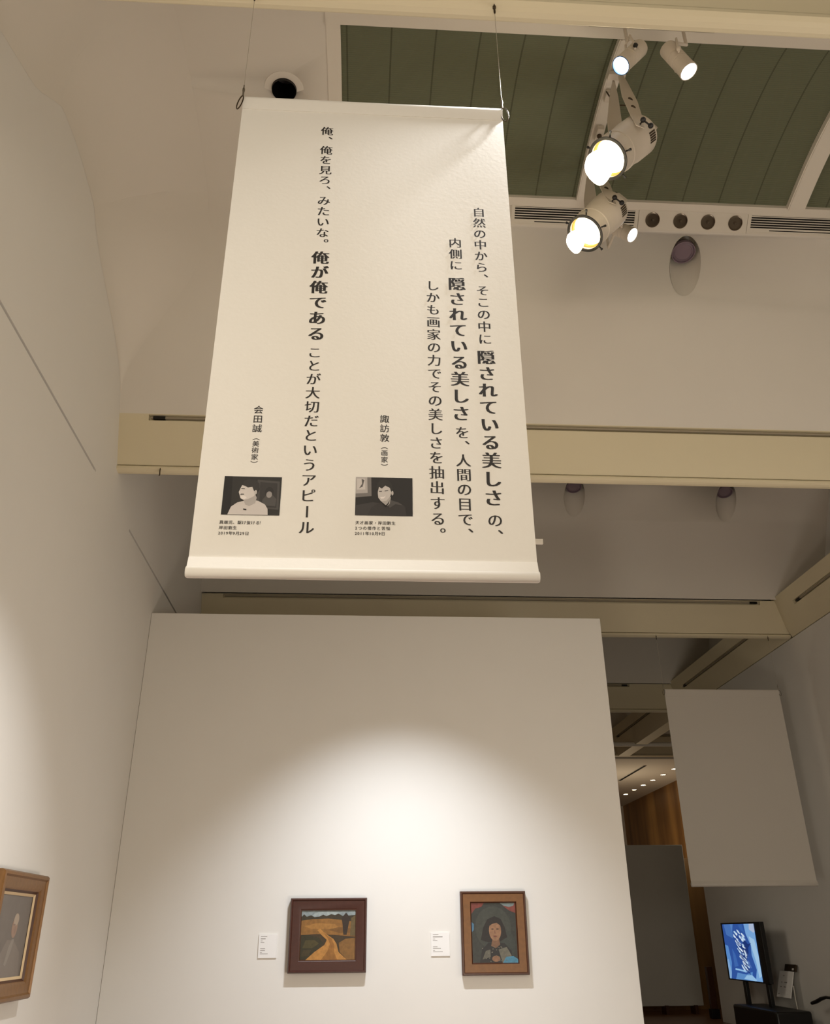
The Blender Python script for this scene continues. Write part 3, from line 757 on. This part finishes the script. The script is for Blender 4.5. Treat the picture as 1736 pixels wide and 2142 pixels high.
def big_spot(face, back, pivot, top, label, watts, tear):
    face, back, top = map(Vector, (face, back, top))
    d = (face-back); L = d.length; d.normalize()
    g = thing('theatre_spotlight', label, 'spotlight', top, 'big white theatre spotlights on the skylight rib')
    M = axis_matrix(back, d)
    side = d.cross(Vector((0, 0, 1))).normalized(); upv = side.cross(d).normalized()
    R = 0.158
    m = MB()
    m.lathe([(0.05, 0.0), (R*0.80, 0.0), (R*0.86, 0.02), (R*1.02, 0.05), (R*1.04, 0.06), (R*1.04, L*0.42), (R, L*0.44), (R, L*0.70), (R*1.03, L*0.71), (R*1.03, L*0.74), (R*0.99, L*0.75), (R*0.99, L*0.99)], M, 48, caps=False)
    m.lathe([(R*0.93, L*0.99), (R*0.93, L*0.62)], M, 48, caps=False)
    body = m.build('barrel', WHITE, g)
    m = MB(); m.lathe([(R*0.99, L*0.98), (R*1.05, L*0.985), (R*1.05, L*1.0), (R*0.90, L*1.0), (R*0.90, L*0.975)], M, 48, caps=False); m.build('front_rim', DARK, g)
    m = MB(); m.lathe([(R*0.92, L*0.80), (R*0.75, L*0.825), (R*0.4, L*0.84), (0.001, L*0.845)], M, 48, caps=False); m.build('lens', LAMPY, g)
    for k in range(2):
        m = MB(); m.lathe([(R*0.92, L*(0.86+0.05*k)), (R*0.84, L*(0.868+0.05*k)), (R*0.92, L*(0.876+0.05*k))], M, 48, caps=False); m.build('baffle', TUNG, g)
    # rear lamp house, wedge shaped
    Mr = Matrix((side.to_4d(), upv.to_4d(), (d).to_4d(), (0, 0, 0, 1))).transposed()
    def lp(x, y, z):
        return back+side*x+upv*y+d*z
    m = MB()
    A = [lp(-.075, -.075, 0.01), lp(.075, -.075, 0.01), lp(.075, .085, 0.01), lp(-.075, .085, 0.01)]
    B = [lp(-.05, -.06, -.13), lp(.05, -.06, -.13), lp(.05, .045, -.13), lp(-.05, .045, -.13)]
    va = [m.bm.verts.new(p) for p in A]; vb = [m.bm.verts.new(p) for p in B]
    m.bm.faces.new(va); m.bm.faces.new(vb[::-1])
    for i in range(4): m.bm.faces.new((va[i], vb[i], vb[(i+1) % 4], va[(i+1) % 4]))
    m.build('lamp_house', WHITE, g, bevel=0.008)
    m = MB(); m.extrude([lp(-.06, .088, .03), lp(.06, .088, .03), lp(.05, .055, -.11), lp(-.05, .055, -.11)], upv*0.012); m.build('dark_flap', BLACK, g)
    # louvred vent on the drum, seen from the right-hand side
    for k in range(5):
        m = MB(); a0 = PI+0.52+k*0.11
        def cp(a, z, rr): return back+d*z+(side*math.cos(a)+upv*math.sin(a))*rr
        m.face([cp(a0, L*0.14, R*1.047), cp(a0+0.08, L*0.14, R*1.047), cp(a0+0.08, L*0.30, R*1.047), cp(a0, L*0.30, R*1.047)])
        m.build('vent_slit', DMETAL, g)
    # glowing teardrop added at the mouth as the glare of the lens
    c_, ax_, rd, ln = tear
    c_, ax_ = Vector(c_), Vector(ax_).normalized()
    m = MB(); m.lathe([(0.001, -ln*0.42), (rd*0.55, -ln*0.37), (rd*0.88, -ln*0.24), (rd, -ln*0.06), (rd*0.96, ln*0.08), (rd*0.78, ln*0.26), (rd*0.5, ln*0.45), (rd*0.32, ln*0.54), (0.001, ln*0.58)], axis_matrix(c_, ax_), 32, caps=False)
    m.build('lens_glare', LAMPY, g)
    # yoke: two tapering plates either side of the barrel
    piv = back+d*L*0.42
    for s_ in (1, -1):
        base = piv+side*s_*(R+0.022)
        tip = top+side*s_*0.05
        ax = (tip-base).normalized(); wv = ax.cross(side).normalized()
        m = MB()
        q = [base-wv*0.035-ax*0.03, base+wv*0.035-ax*0.03, base+ax*0.16+wv*0.055, base+(tip-base)*0.45+wv*0.07, base+(tip-base)*0.8+wv*0.04, tip+wv*0.01, tip-wv*0.01, base+(tip-base)*0.8-wv*0.04, base+(tip-base)*0.45-wv*0.07, base+ax*0.16-wv*0.055]
        m.extrude([p-side*0.004 for p in q], side*0.008)
        y_ = m.build('yoke_arm', WHITE, g)
        for k in (0.30, 0.44):
            m = MB(); m.lathe([(0.001, 0), (0.022, 0.0)], axis_matrix(base+(tip-base)*k+side*s_*0.006, side*s_), 16, caps=False); m.build('hole', DMETAL, y_)
        m = MB(); m.tube([base+side*s_*0.01, base+side*s_*0.05, base+side*s_*0.055-upv*0.07], 0.007, 8)
        for e in (base+side*s_*0.052, base+side*s_*0.056-upv*0.075):
            m.lathe([(0.004, -0.02), (0.018, -0.012), (0.022, 0), (0.018, 0.012), (0.004, 0.02)], Matrix.Translation(e), 14)
        m.build('clamp_handle', BLACK, g)
    m = MB(); m.box(top-Vector((0.075, 0.03, 0.02)), top+Vector((0.075, 0.03, 0.02))); m.build('yoke_bridge', WHITE, g)
    for a in (0.2, 1.3, 2.6, 3.7, 4.9):
        m = MB(); dv = side*math.cos(a)+upv*math.sin(a)
        m.lathe([(0.006, 0), (0.006, 0.03), (0.01, 0.03), (0.01, 0.045)], axis_matrix(face-d*0.03+dv*R*0.99, dv), 8); m.build('frame_clip', BLACK, g)
    # cable loop
    tail = lp(0.03, 0.0, -.125)
    m = MB(); m.tube([tail, tail-d*0.06+upv*0.05+side*0.03, tail-d*0.09+side*0.07, tail-d*0.03-upv*0.06+side*0.07, lp(0.04, -0.05, 0.0)], 0.008, 8); m.build('cable', DMETAL, g)
    spot('lamp_theatre', face+d*-0.06, face+d*3, watts, 40, 0.6, WARM, 0.05)
    return g
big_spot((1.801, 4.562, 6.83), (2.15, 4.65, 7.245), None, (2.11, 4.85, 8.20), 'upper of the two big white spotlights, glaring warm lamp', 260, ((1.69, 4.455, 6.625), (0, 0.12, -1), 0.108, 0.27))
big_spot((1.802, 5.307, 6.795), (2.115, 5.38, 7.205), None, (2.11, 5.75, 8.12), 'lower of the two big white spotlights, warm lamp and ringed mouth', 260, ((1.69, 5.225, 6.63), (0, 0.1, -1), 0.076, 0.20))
# small fittings on the rib
m = MB(); m.box((2.07, 5.02, 8.20), (2.13, 5.12, 8.25)); tag(m.build('junction_box', WHITE, bevel=0.004), 'small white box on the skylight rib above the upper big spotlight', 'junction box')
g = thing('rib_socket', 'small round socket on the skylight rib beside the upper big spotlight', 'socket', (2.11, 5.45, 8.2))
m = MB(); m.box((2.08, 5.38, 8.175), (2.14, 5.52, 8.225)); m.build('plate', WHITE, g)
m = MB(); m.lathe([(0.022, 0), (0.022, 0.03), (0.01, 0.035)], axis_matrix((2.11, 5.45, 8.19), (0, 0, -1)), 16); m.build('plug', DMETAL, g)
m = MB(); pts = [(2.06, 5.0, 8.19), (2.08, 4.98, 8.08), (2.14, 4.97, 7.98), (2.22, 4.96, 7.97), (2.27, 4.95, 7.90), (2.28, 4.93, 7.75), (2.24, 4.9, 7.6)]
m.tube(pts, 0.006, 8); tag(m.build('power_cable', DMETAL), 'thin dark cable drooping from the rib to the upper big spotlight', 'cable')

# pendant bar with the two spots that light the paintings (only its right end clears the banner)
pb = thing('pendant_light_bar', 'white bar end sticking out behind the banner near its lower right corner', 'light bar', (0.6, 7.2, 5.66))
m = MB(); m.box((-0.45, 7.185, 4.765), (1.665, 7.215, 4.815)); m.build('bar', FRAMEW, pb, bevel=0.004)
for x in (-0.2, 1.2):
    m = MB(); m.tube([(x, 7.2, 4.81), (x, 7.2, 5.9), (x, 7.425, 6.0)], 0.012, 10); m.build('drop_rod', FRAMEW, pb)
for x, t in ((0.56, (0.36, 9.6, -0.4)), (0.28, (0.48, 9.6, -0.4))):
    f = Vector((x, 7.2, 4.69)); d = (Vector(t)-f).normalized()
    m = MB(); m.lathe([(0.03, -0.09), (0.055, -0.085), (0.058, 0.0), (0.052, 0.0), (0.05, -0.01)], axis_matrix(f-d*0.01, d), 24, caps=False); h = m.build('lamp_head', WHITE, pb)

# ---------------------------------------------------------------- pictures and caption cards
def frame_ring(name, parent, P, w_, h_, prof, m):
    """mitred moulding: prof is [(inset, height)]; P maps (u, v, height) in metres to space"""
    mb = MB(); rings = []
    for ins, hh in prof:
        rings.append([mb.bm.verts.new(P(u, v, hh)) for u, v in ((ins, ins), (w_-ins, ins), (w_-ins, h_-ins), (ins, h_-ins))])
    for A, B in zip(rings, rings[1:]):
        for i in range(4): mb.bm.faces.new((A[i], A[(i+1) % 4], B[(i+1) % 4], B[i]))
    return mb.build(name, m, parent)
COLS = {}
def paint(rgb, noise=0.45, scale=34):
    if rgb not in COLS: COLS[rgb] = mat('oil_%d_%d_%d' % rgb, rgb, 0.5, noise=noise, scale=scale, bump=0.4)
    return COLS[rgb]
# landscape on the partition
def wallP(x0, z0, ywall):
    return lambda u, v, h: (x0+u, ywall-h-0.03, z0+v)
def picture(name, label, P, w_, h_, mould, inner, layers, loc):
    g = thing(name, label, 'painting', loc)
    ins = 0
    for nm, prof, m in mould: frame_ring(nm, g, P, w_, h_, prof, m)
    a = inner; cw, ch = w_-2*a, h_-2*a
    flat_picture('canvas', g, lambda u, v, d: P(a+u*cw, a+v*ch, 0.022+d), layers, 0.0002)
    return g
land = [(paint((58, 44, 24)), SQ),
        (paint((128, 138, 138)), [(0, 0.82), (0.35, 0.85), (0.7, 0.83), (1, 0.86), (1, 1), (0, 1)]), (paint((150, 160, 158)), [(0.2, 0.88), (0.6, 0.9), (0.75, 0.94), (0.5, 0.98), (0.25, 0.95)]),
        (paint((52, 44, 28)), [(0, 0.78), (0, 0.86), (0.05, 0.92), (0.10, 0.87), (0.18, 0.90), (0.24, 0.86), (0.33, 0.87), (0.40, 0.91), (0.46, 0.88), (0.55, 0.92), (0.62, 0.90), (0.68, 0.93), (0.76, 0.88), (1, 0.90), (1, 0.70), (0, 0.72)]),
        (paint((130, 90, 40)), [(0, 0.50), (0, 0.79), (0.2, 0.82), (0.5, 0.83), (0.76, 0.80), (1, 0.76), (1, 0.46), (0.6, 0.50), (0.3, 0.52)]),
        (paint((150, 106, 50)), [(0.06, 0.68), (0.3, 0.74), (0.62, 0.72), (0.70, 0.64), (0.5, 0.62), (0.2, 0.62)]), (paint((108, 74, 32)), [(0.5, 0.60), (0.7, 0.66), (0.98, 0.62), (0.98, 0.54), (0.7, 0.54)]),
        (paint((46, 42, 22)), [(0, 0.02), (0, 0.50), (0.16, 0.50), (0.34, 0.44), (0.42, 0.34), (0.30, 0.18), (0.14, 0.02)]), (paint((68, 60, 30)), [(0.04, 0.24), (0.10, 0.40), (0.26, 0.40), (0.34, 0.33), (0.22, 0.24)]), (paint((60, 50, 26)), [(0.02, 0.08), (0.06, 0.20), (0.20, 0.20), (0.16, 0.08)]),
        (paint((168, 118, 56)), [(0.10, 0), (0.26, 0.16), (0.44, 0.30), (0.48, 0.40), (0.38, 0.50), (0.30, 0.60), (0.36, 0.62), (0.46, 0.52), (0.60, 0.42), (0.66, 0.32), (0.70, 0.16), (0.86, 0)]),
        (paint((138, 92, 38)), [(0.38, 0), (0.50, 0.18), (0.54, 0.32), (0.50, 0.42), (0.42, 0.54), (0.45, 0.52), (0.57, 0.42), (0.62, 0.30), (0.62, 0.16), (0.68, 0)]),
        (paint((120, 84, 38)), [(0.86, 0), (0.72, 0.16), (0.70, 0.34), (0.82, 0.42), (1, 0.44), (1, 0)]),
        (paint((44, 32, 22)), [(0.78, 0.50), (0.76, 0.72), (0.74, 0.84), (0.82, 0.95), (0.90, 0.84), (0.87, 0.70), (0.84, 0.50)]), (paint((92, 76, 44)), [(0.90, 0.48), (0.92, 0.84), (1, 0.90), (1, 0.48)])]
YW = 9.6
P1 = wallP(-0.682, 1.160, YW)
picture('framed_painting', 'small brown landscape in a broad dark reddish frame, left of the pair', P1, 0.771, 0.672,
        [('outer_moulding', [(0.03, -0.029), (0.03, -0.012), (0, -0.012), (0, 0.045), (0.008, 0.056), (0.018, 0.056), (0.026, 0.046)], MAHOG),
         ('flat_moulding', [(0.026, 0.046), (0.098, 0.040), (0.106, 0.034), (0.106, 0.020)], MAHOG),
         ('inner_lip', [(0.106, 0.034), (0.112, 0.034), (0.116, 0.022)], WALNUTD)], 0.112, land, (-0.3, 9.55, 1.49))
figure = [(paint((44, 46, 40)), SQ), (paint((54, 56, 48)), blob(0.48, 0.58, 0.40, 0.36)), (paint((48, 52, 46)), blob(0.62, 0.30, 0.34, 0.28)),
          (paint((112, 50, 40)), [(0, 0.80), (0, 1), (0.30, 1), (0.24, 0.93), (0.10, 0.90)]), (paint((112, 52, 42)), [(0.86, 0.86), (1, 0.82), (1, 1), (0.66, 1), (0.74, 0.93)]),
          (paint((104, 116, 114)), [(0.64, 1), (0.72, 0.95), (0.86, 0.92), (0.96, 0.95), (0.98, 1)]), (paint((66, 106, 130)), [(0, 0.50), (0.05, 0.54), (0.06, 0.64), (0, 0.68)]),
          (paint((26, 20, 16)), [(0.20, 0.38), (0.26, 0.58), (0.36, 0.72), (0.52, 0.77), (0.66, 0.72), (0.74, 0.58), (0.78, 0.42), (0.6, 0.34), (0.36, 0.34)]),
          (paint((30, 28, 26)), [(0.16, 0), (0.22, 0.22), (0.36, 0.33), (0.52, 0.34), (0.72, 0.32), (0.86, 0.20), (0.90, 0)]),
          (paint((112, 80, 56)), [(0.42, 0.28), (0.46, 0.40), (0.60, 0.40), (0.62, 0.30), (0.52, 0.24)]),
          (paint((134, 98, 70)), blob(0.52, 0.53, 0.135, 0.17, 24)), (paint((26, 20, 16)), [(0.38, 0.60), (0.42, 0.70), (0.54, 0.74), (0.64, 0.68), (0.66, 0.60), (0.56, 0.66), (0.46, 0.64)]),
          (paint((52, 36, 28)), blob(0.465, 0.555, 0.03, 0.010)), (paint((52, 36, 28)), blob(0.575, 0.555, 0.03, 0.010)), (paint((112, 78, 56)), [(0.51, 0.55), (0.495, 0.48), (0.54, 0.48)]), (paint((110, 56, 46)), blob(0.52, 0.435, 0.04, 0.012)),
          (paint((96, 92, 78)), [(0.58, 0.22), (0.76, 0.26), (0.86, 0.12), (0.84, 0.02), (0.66, 0.0)]), (paint((86, 82, 70)), [(0.22, 0.06), (0.30, 0.20), (0.40, 0.22), (0.40, 0.10)]),
          (paint((128, 92, 66)), blob(0.52, 0.07, 0.09, 0.05)), (paint((64, 118, 140)), [(0.66, 0), (0.74, 0.10), (0.90, 0.11), (1, 0.06), (1, 0)])]
random.seed(3)
for _ in range(26):
    x, y = random.uniform(0.22, 0.82), random.uniform(0.02, 0.28)
    figure.append((paint((104, 98, 84)), blob(x, y, 0.012, 0.009, 6)))
P2 = wallP(1.043, 1.124, YW)
picture('framed_painting', 'small dark portrait of a seated figure in a walnut frame, right of the pair', P2, 0.673, 0.762,
        [('outer_moulding', [(0.03, -0.029), (0.03, -0.012), (0, -0.012), (0, 0.045), (0.008, 0.055), (0.018, 0.055), (0.026, 0.046)], WALNUTD),
         ('flat_moulding', [(0.026, 0.046), (0.098, 0.042)], WALNUT),
         ('inner_lip', [(0.098, 0.042), (0.102, 0.030), (0.110, 0.024)], WALNUTD)], 0.106, figure, (1.38, 9.55, 1.5))
# portrait on the left wall
P3 = lambda u, v, h: (XL+0.02+h, 6.372+u, 1.098+v)
pale = [(paint((110, 102, 94), 0.12, 12), SQ), (paint((122, 113, 104), 0.1, 12), [(0.15, 0), (0.25, 0.25), (0.42, 0.45), (0.62, 0.45), (0.85, 0.3), (0.95, 0)]),
        (paint((136, 128, 118), 0.1, 12), [(0.50, 0.36), (0.56, 0.46), (0.63, 0.46), (0.60, 0.34), (0.50, 0.14), (0.44, 0.16)]),
        (paint((150, 124, 106), 0.12, 14), blob(0.58, 0.60, 0.085, 0.125)), (paint((164, 148, 130), 0.1, 14), blob(0.60, 0.70, 0.075, 0.075)),
        (paint((134, 112, 98), 0.1, 14), blob(0.555, 0.635, 0.04, 0.010)), (paint((140, 116, 100), 0.1, 14), blob(0.60, 0.57, 0.018, 0.05))]
picture('framed_painting', 'grey portrait in a deep gilded frame on the left wall', P3, 0.936, 0.822,
        [('outer_moulding', [(0.03, -0.019), (0.03, 0.0), (0, 0.0), (0, 0.06), (0.012, 0.078), (0.03, 0.082), (0.042, 0.07)], GOLD),
         ('flat_moulding', [(0.042, 0.07), (0.10, 0.062), (0.118, 0.05)], GOLD),
         ('inner_lip', [(0.118, 0.05), (0.134, 0.036)], WALNUTD), ('slip', [(0.134, 0.036), (0.152, 0.026)], SLIP)], 0.148, pale, (XL+0.05, 6.85, 1.5))
def caption_card(x0, z0, w_, h_, rows, label):
    g = thing('caption_card', label, 'caption card', (x0+w_/2, YW-0.005, z0+h_/2), 'white caption cards beside the paintings')
    m = MB(); m.box((x0, YW-0.012, z0), (x0+w_, YW-0.0005, z0+h_)); m.build('card', CARD, g)
    m = MB()
    for v, ln, th in rows: m.face([(x0+0.02, YW-0.0123, z0+h_*v), (x0+0.02+ln*w_, YW-0.0123, z0+h_*v), (x0+0.02+ln*w_, YW-0.0123, z0+h_*v+th), (x0+0.02, YW-0.0123, z0+h_*v+th)])
    m.build('print', CARDINK, g)
caption_card(-0.985, 1.296, 0.182, 0.208, [(0.90, 0.34, 0.006), (0.80, 0.26, 0.008), (0.72, 0.10, 0.004), (0.65, 0.20, 0.005), (0.38, 0.26, 0.005), (0.30, 0.26, 0.005), (0.22, 0.1, 0.004), (0.16, 0.42, 0.005)], 'white caption card left of the brown landscape')
caption_card(0.739, 1.297, 0.189, 0.210, [(0.90, 0.30, 0.006), (0.80, 0.52, 0.009), (0.72, 0.12, 0.004), (0.65, 0.24, 0.005), (0.38, 0.24, 0.005), (0.31, 0.42, 0.005), (0.23, 0.1, 0.004), (0.17, 0.52, 0.005)], 'white caption card left of the walnut-framed portrait')

# ---------------------------------------------------------------- right side: screen, stand and far hall
SCR = {}
def glow(rgb, s=0.9):
    if rgb not in SCR:
        m = mat('screen_%d_%d_%d' % rgb, (8, 8, 10), 0.2, emit=s, ecol=rgb); SCR[rgb] = m
    return SCR[rgb]
XT = 6.35
tv = thing('television', 'black flat screen showing a blue brushwork picture, by the right wall', 'television', (6.4, 15.35, 0.75))
Y0, Y1, Z0, Z1 = 14.62, 16.24, 0.755, 1.625
m = MB(); m.box((XT, Y0, Z0), (XT+0.07, Y1, Z1)); m.build('bezel', BLACK, tv, bevel=0.006)
m = MB(); m.box((XT+0.07, Y0+0.25, Z0+0.12), (XT+0.12, Y1-0.25, Z1-0.2)); m.build('back_shell', BLACK, tv, bevel=0.01)
scr = [(glow((42, 82, 158)), SQ),
       (glow((88, 140, 204)), [(0.0, 0.62), (0.10, 0.6), (0.14, 0.3), (0.06, 0), (0, 0)]), (glow((132, 172, 214)), [(0, 0.34), (0.05, 0.36), (0.09, 0.12), (0.05, 0), (0, 0)]),
       (glow((70, 114, 182)), [(0.05, 1), (0.10, 0.8), (0.3, 0.74), (0.34, 1)]), (glow((84, 130, 196)), [(0.26, 1), (0.3, 0.86), (0.36, 1)]),
       (glow((120, 168, 220)), [(0.70, 1), (0.72, 0.82), (0.82, 0.62), (0.80, 0.45), (0.88, 0.2), (0.8, 0), (1, 0), (1, 1)]),
       (glow((162, 200, 232)), [(0.80, 0.78), (0.95, 0.72), (1, 0.4), (1, 0.1), (0.92, 0.06), (0.90, 0.34), (0.84, 0.55)]), (glow((176, 190, 216)), [(0.86, 1), (0.84, 0.9), (0.96, 0.84), (1, 0.86), (1, 1)]),
       (glow((90, 140, 200)), [(0.20, 0.0), (0.28, 0.12), (0.55, 0.10), (0.75, 0.16), (0.7, 0.0)]), (glow((150, 194, 232)), [(0.46, 0.02), (0.56, 0.09), (0.72, 0.10), (0.84, 0.02), (0.8, 0)]),
       (glow((52, 98, 170)), [(0.52, 0.98), (0.6, 0.88), (0.68, 0.84), (0.64, 1)]), (glow((60, 104, 176)), [(0.22, 0.56), (0.3, 0.44), (0.34, 0.24), (0.22, 0.22)]),
       (glow((20, 50, 116)), [(0.52, 0.60), (0.66, 0.72), (0.74, 0.64), (0.84, 0.66), (0.74, 0.58), (0.72, 0.48), (0.66, 0.40), (0.62, 0.26), (0.68, 0.14), (0.60, 0.20), (0.56, 0.36), (0.52, 0.5)])]
random.seed(11)
PALE = [(206, 226, 244), (184, 214, 240), (222, 236, 248)]
for k in range(44):
    t = k/43.0
    cy = 0.86-0.70*t+random.uniform(-.015, .015); cx = 0.50+0.10*t+random.uniform(-.16, .13)*(1-0.45*t)
    L_ = random.uniform(0.026, 0.062); W_ = random.uniform(0.012, 0.026)
    scr.append((glow(PALE[k % 3]), blob(cx, cy, L_, W_, 9, 0, 360, random.uniform(-65, -20))))
for k in range(9):
    t = k/8.0; x, y = 0.44+0.16*t+random.uniform(-.05, .05), 0.76-0.58*t
    scr.append((glow((22, 54, 122)), [(x-.09, y+.07), (x-.02, y+.02), (x+.10, y-.06), (x+.09, y-.075), (x-.03, y+.0)]))
scr.append((glow((150, 196, 236)), [(0.26, 0.17), (0.27, 0.20), (0.60, 0.165), (0.60, 0.14)]))
flat_picture('screen', tv, lambda u, v, d: (XT-0.002-d, Y1-0.075-u*(Y1-Y0-0.30), Z0+0.02+v*(Z1-Z0-0.045)), scr, 0.0003)
st = thing('television_stand', 'black two-post stand with a deep box carrying the screen', 'stand', (6.45, 15.3, 0))
for y in (14.74, 15.62):
    m = MB(); m.box((XT+0.005, y-0.05, 0.42), (XT+0.065, y+0.05, 0.754)); m.build('post', BLACK, st, bevel=0.008)
m = MB(); m.box((6.08, 13.95, 0.06), (6.62, 15.55, 0.44)); m.build('box', BLACK, st, bevel=0.03)
m = MB(); m.box((6.10, 13.98, 0.0), (6.60, 15.52, 0.06)); m.build('plinth', BLACK, st)
sg = thing('notice_stand', 'white notice on a thin stem with a dark cap, beside the screen', 'notice', (6.69, 14.62, 0))
def nb(y, t, h=0.0):   # on the tilted board: y along the wall, t from foot (0) to head (1)
    return Vector((6.56+0.12*t-0.95*h, y, 0.575+0.355*t+0.32*h))
m = MB(); m.extrude([nb(14.45, 0), nb(14.45, 1), nb(14.45, 1, -0.012), nb(14.45, 0, -0.012)], (0, 0.47, 0)); m.build('board', PAPER, sg)
m = MB(); m.extrude([nb(14.40, 1.01), nb(14.40, 1.27), nb(14.40, 1.27, -0.03), nb(14.40, 1.01, -0.03)], (0, 0.36, 0)); m.build('cap', DMETAL, sg)
m = MB(); m.face([nb(14.44, 1.05, 0.002), nb(14.50, 1.05, 0.002), nb(14.50, 1.13, 0.002), nb(14.44, 1.13, 0.002)]); m.build('cap_label', CARD, sg)
m = MB(); m.tube([(6.655, 14.48, 0.74), (6.66, 14.50, 0.55), (6.69, 14.54, 0.30), (6.70, 14.55, 0.012)], 0.008, 8); m.build('stem', FRAMEW, sg)
m = MB(); m.lathe([(0.045, 0), (0.045, 0.01), (0.012, 0.014)], Matrix.Translation((6.70, 14.55, 0.0)), 24); m.build('foot', FRAMEW, sg)
m = MB()
for v, a, c in ((0.80, 0.60, 0.70), (0.55, 0.70, 0.78), (0.55, 0.35, 0.55), (0.38, 0.72, 0.80), (0.38, 0.40, 0.56), (0.10, 0.80, 0.90)):
    y0_, y1_ = 14.45+0.47*a, 14.45+0.47*c
    m.face([nb(y0_, v, 0.001), nb(y1_, v, 0.001), nb(y1_, v+0.03, 0.001), nb(y0_, v+0.03, 0.001)])
m.build('print', CARDINK, sg)
# dark curved bar reaching in at the right edge
hr = thing('curved_bar', 'dark curved bar end reaching in at the right edge, right of the screen', 'bar', (6.6, 13.2, 0))
m = MB(); m.tube([(6.6, 13.86, 0.548), (6.6, 13.70, 0.580), (6.6, 13.55, 0.622), (6.6, 13.40, 0.648), (6.6, 13.25, 0.648), (6.6, 13.0, 0.62), (6.6, 12.9, 0.56)], [0.022, 0.026, 0.025, 0.02, 0.018, 0.018, 0.018], 10); m.build('bar', BLACK, hr)
m = MB(); m.tube([(6.6, 12.9, 0.57), (6.6, 12.9, 0.0)], 0.018, 10); m.build('post', BLACK, hr)

# far grey panel and hall
fpn = thing('display_panel', 'pale grey standing panel at the far end, left of the blank banner', 'display panel', (6.0, 19.5, 0))
m = MB(); m.box((4.6, 19.5, 0.145), (7.035, 19.56, 3.19)); m.build('board', mat('grey_fabric', (196, 192, 182), 0.9, noise=0.03, scale=20), fpn, bevel=0.01)
for x in (5.0, 6.25, 6.85):
    m = MB(); m.box((x-0.03, 19.42, 0), (x+0.03, 19.72, 0.16)); m.build('foot', WALNUTD, fpn)
bl = thing('bollard', 'narrow dark post standing past the end of the right wall', 'post', (6.86, 18.5, 0))
m = MB(); m.box((6.80, 18.45, 0.16), (6.92, 18.55, 0.875)); m.build('shaft', WALNUTD, bl, bevel=0.008)
m = MB(); m.box((6.78, 18.42, 0), (6.94, 18.58, 0.16)); m.build('base', BLACK, bl, bevel=0.006)
for k in range(6):
    y = 24.18+k*0.968
    g = thing('ceiling_downlight', ['nearest', 'second', 'third', 'fourth', 'fifth', 'farthest'][k]+' lit round downlight in the row above the wooden wall', 'downlight', (8.80, y, 5.6), 'row of lit downlights in the far hall')
    m = MB(); m.lathe([(0.10, 0.0), (0.10, -0.012), (0.075, -0.012), (0.07, -0.002)], Matrix.Translation((8.80, y, 5.6)), 24, caps=False); m.build('trim_ring', FRAMEW, g)
    m = MB(); m.lathe([(0.074, -0.006), (0.001, -0.007)], Matrix.Translation((8.80, y, 5.6)), 24, caps=False); m.build('lens', LAMPY, g)
    spot('lamp_downlight', (8.80, y, 5.57), (8.95, y, 0), 7, 80, 0.6, WARMER, 0.06)
g = thing('ceiling_slot', 'long dark slot in the low ceiling of the far hall', 'ceiling slot', (7.8, 24.9, 5.6))
m = MB(); m.box((7.77, 23.65, 5.585), (7.84, 26.2, 5.6)); m.build('slot', DARK, g)
m = MB(); m.box((7.75, 23.63, 5.592), (7.86, 26.22, 5.6)); m.build('slot_frame', CEIL, g)
hp = thing('hanging_pipe', 'horizontal pale pipe crossing the dark hall below the ceiling', 'pipe', (7, 21, 5.65))
m = MB(); m.tube([(4.5, 21.0, 5.66), (8.5, 21.1, 5.66)], 0.055, 12); m.build('pipe', FRAMEW, hp)
for x in (5.2, 8.2):
    m = MB(); m.tube([(x, 21.05, 5.68), (x, 21.05, 7.95)], 0.012, 8); m.build('hanger_rod', METAL, hp)
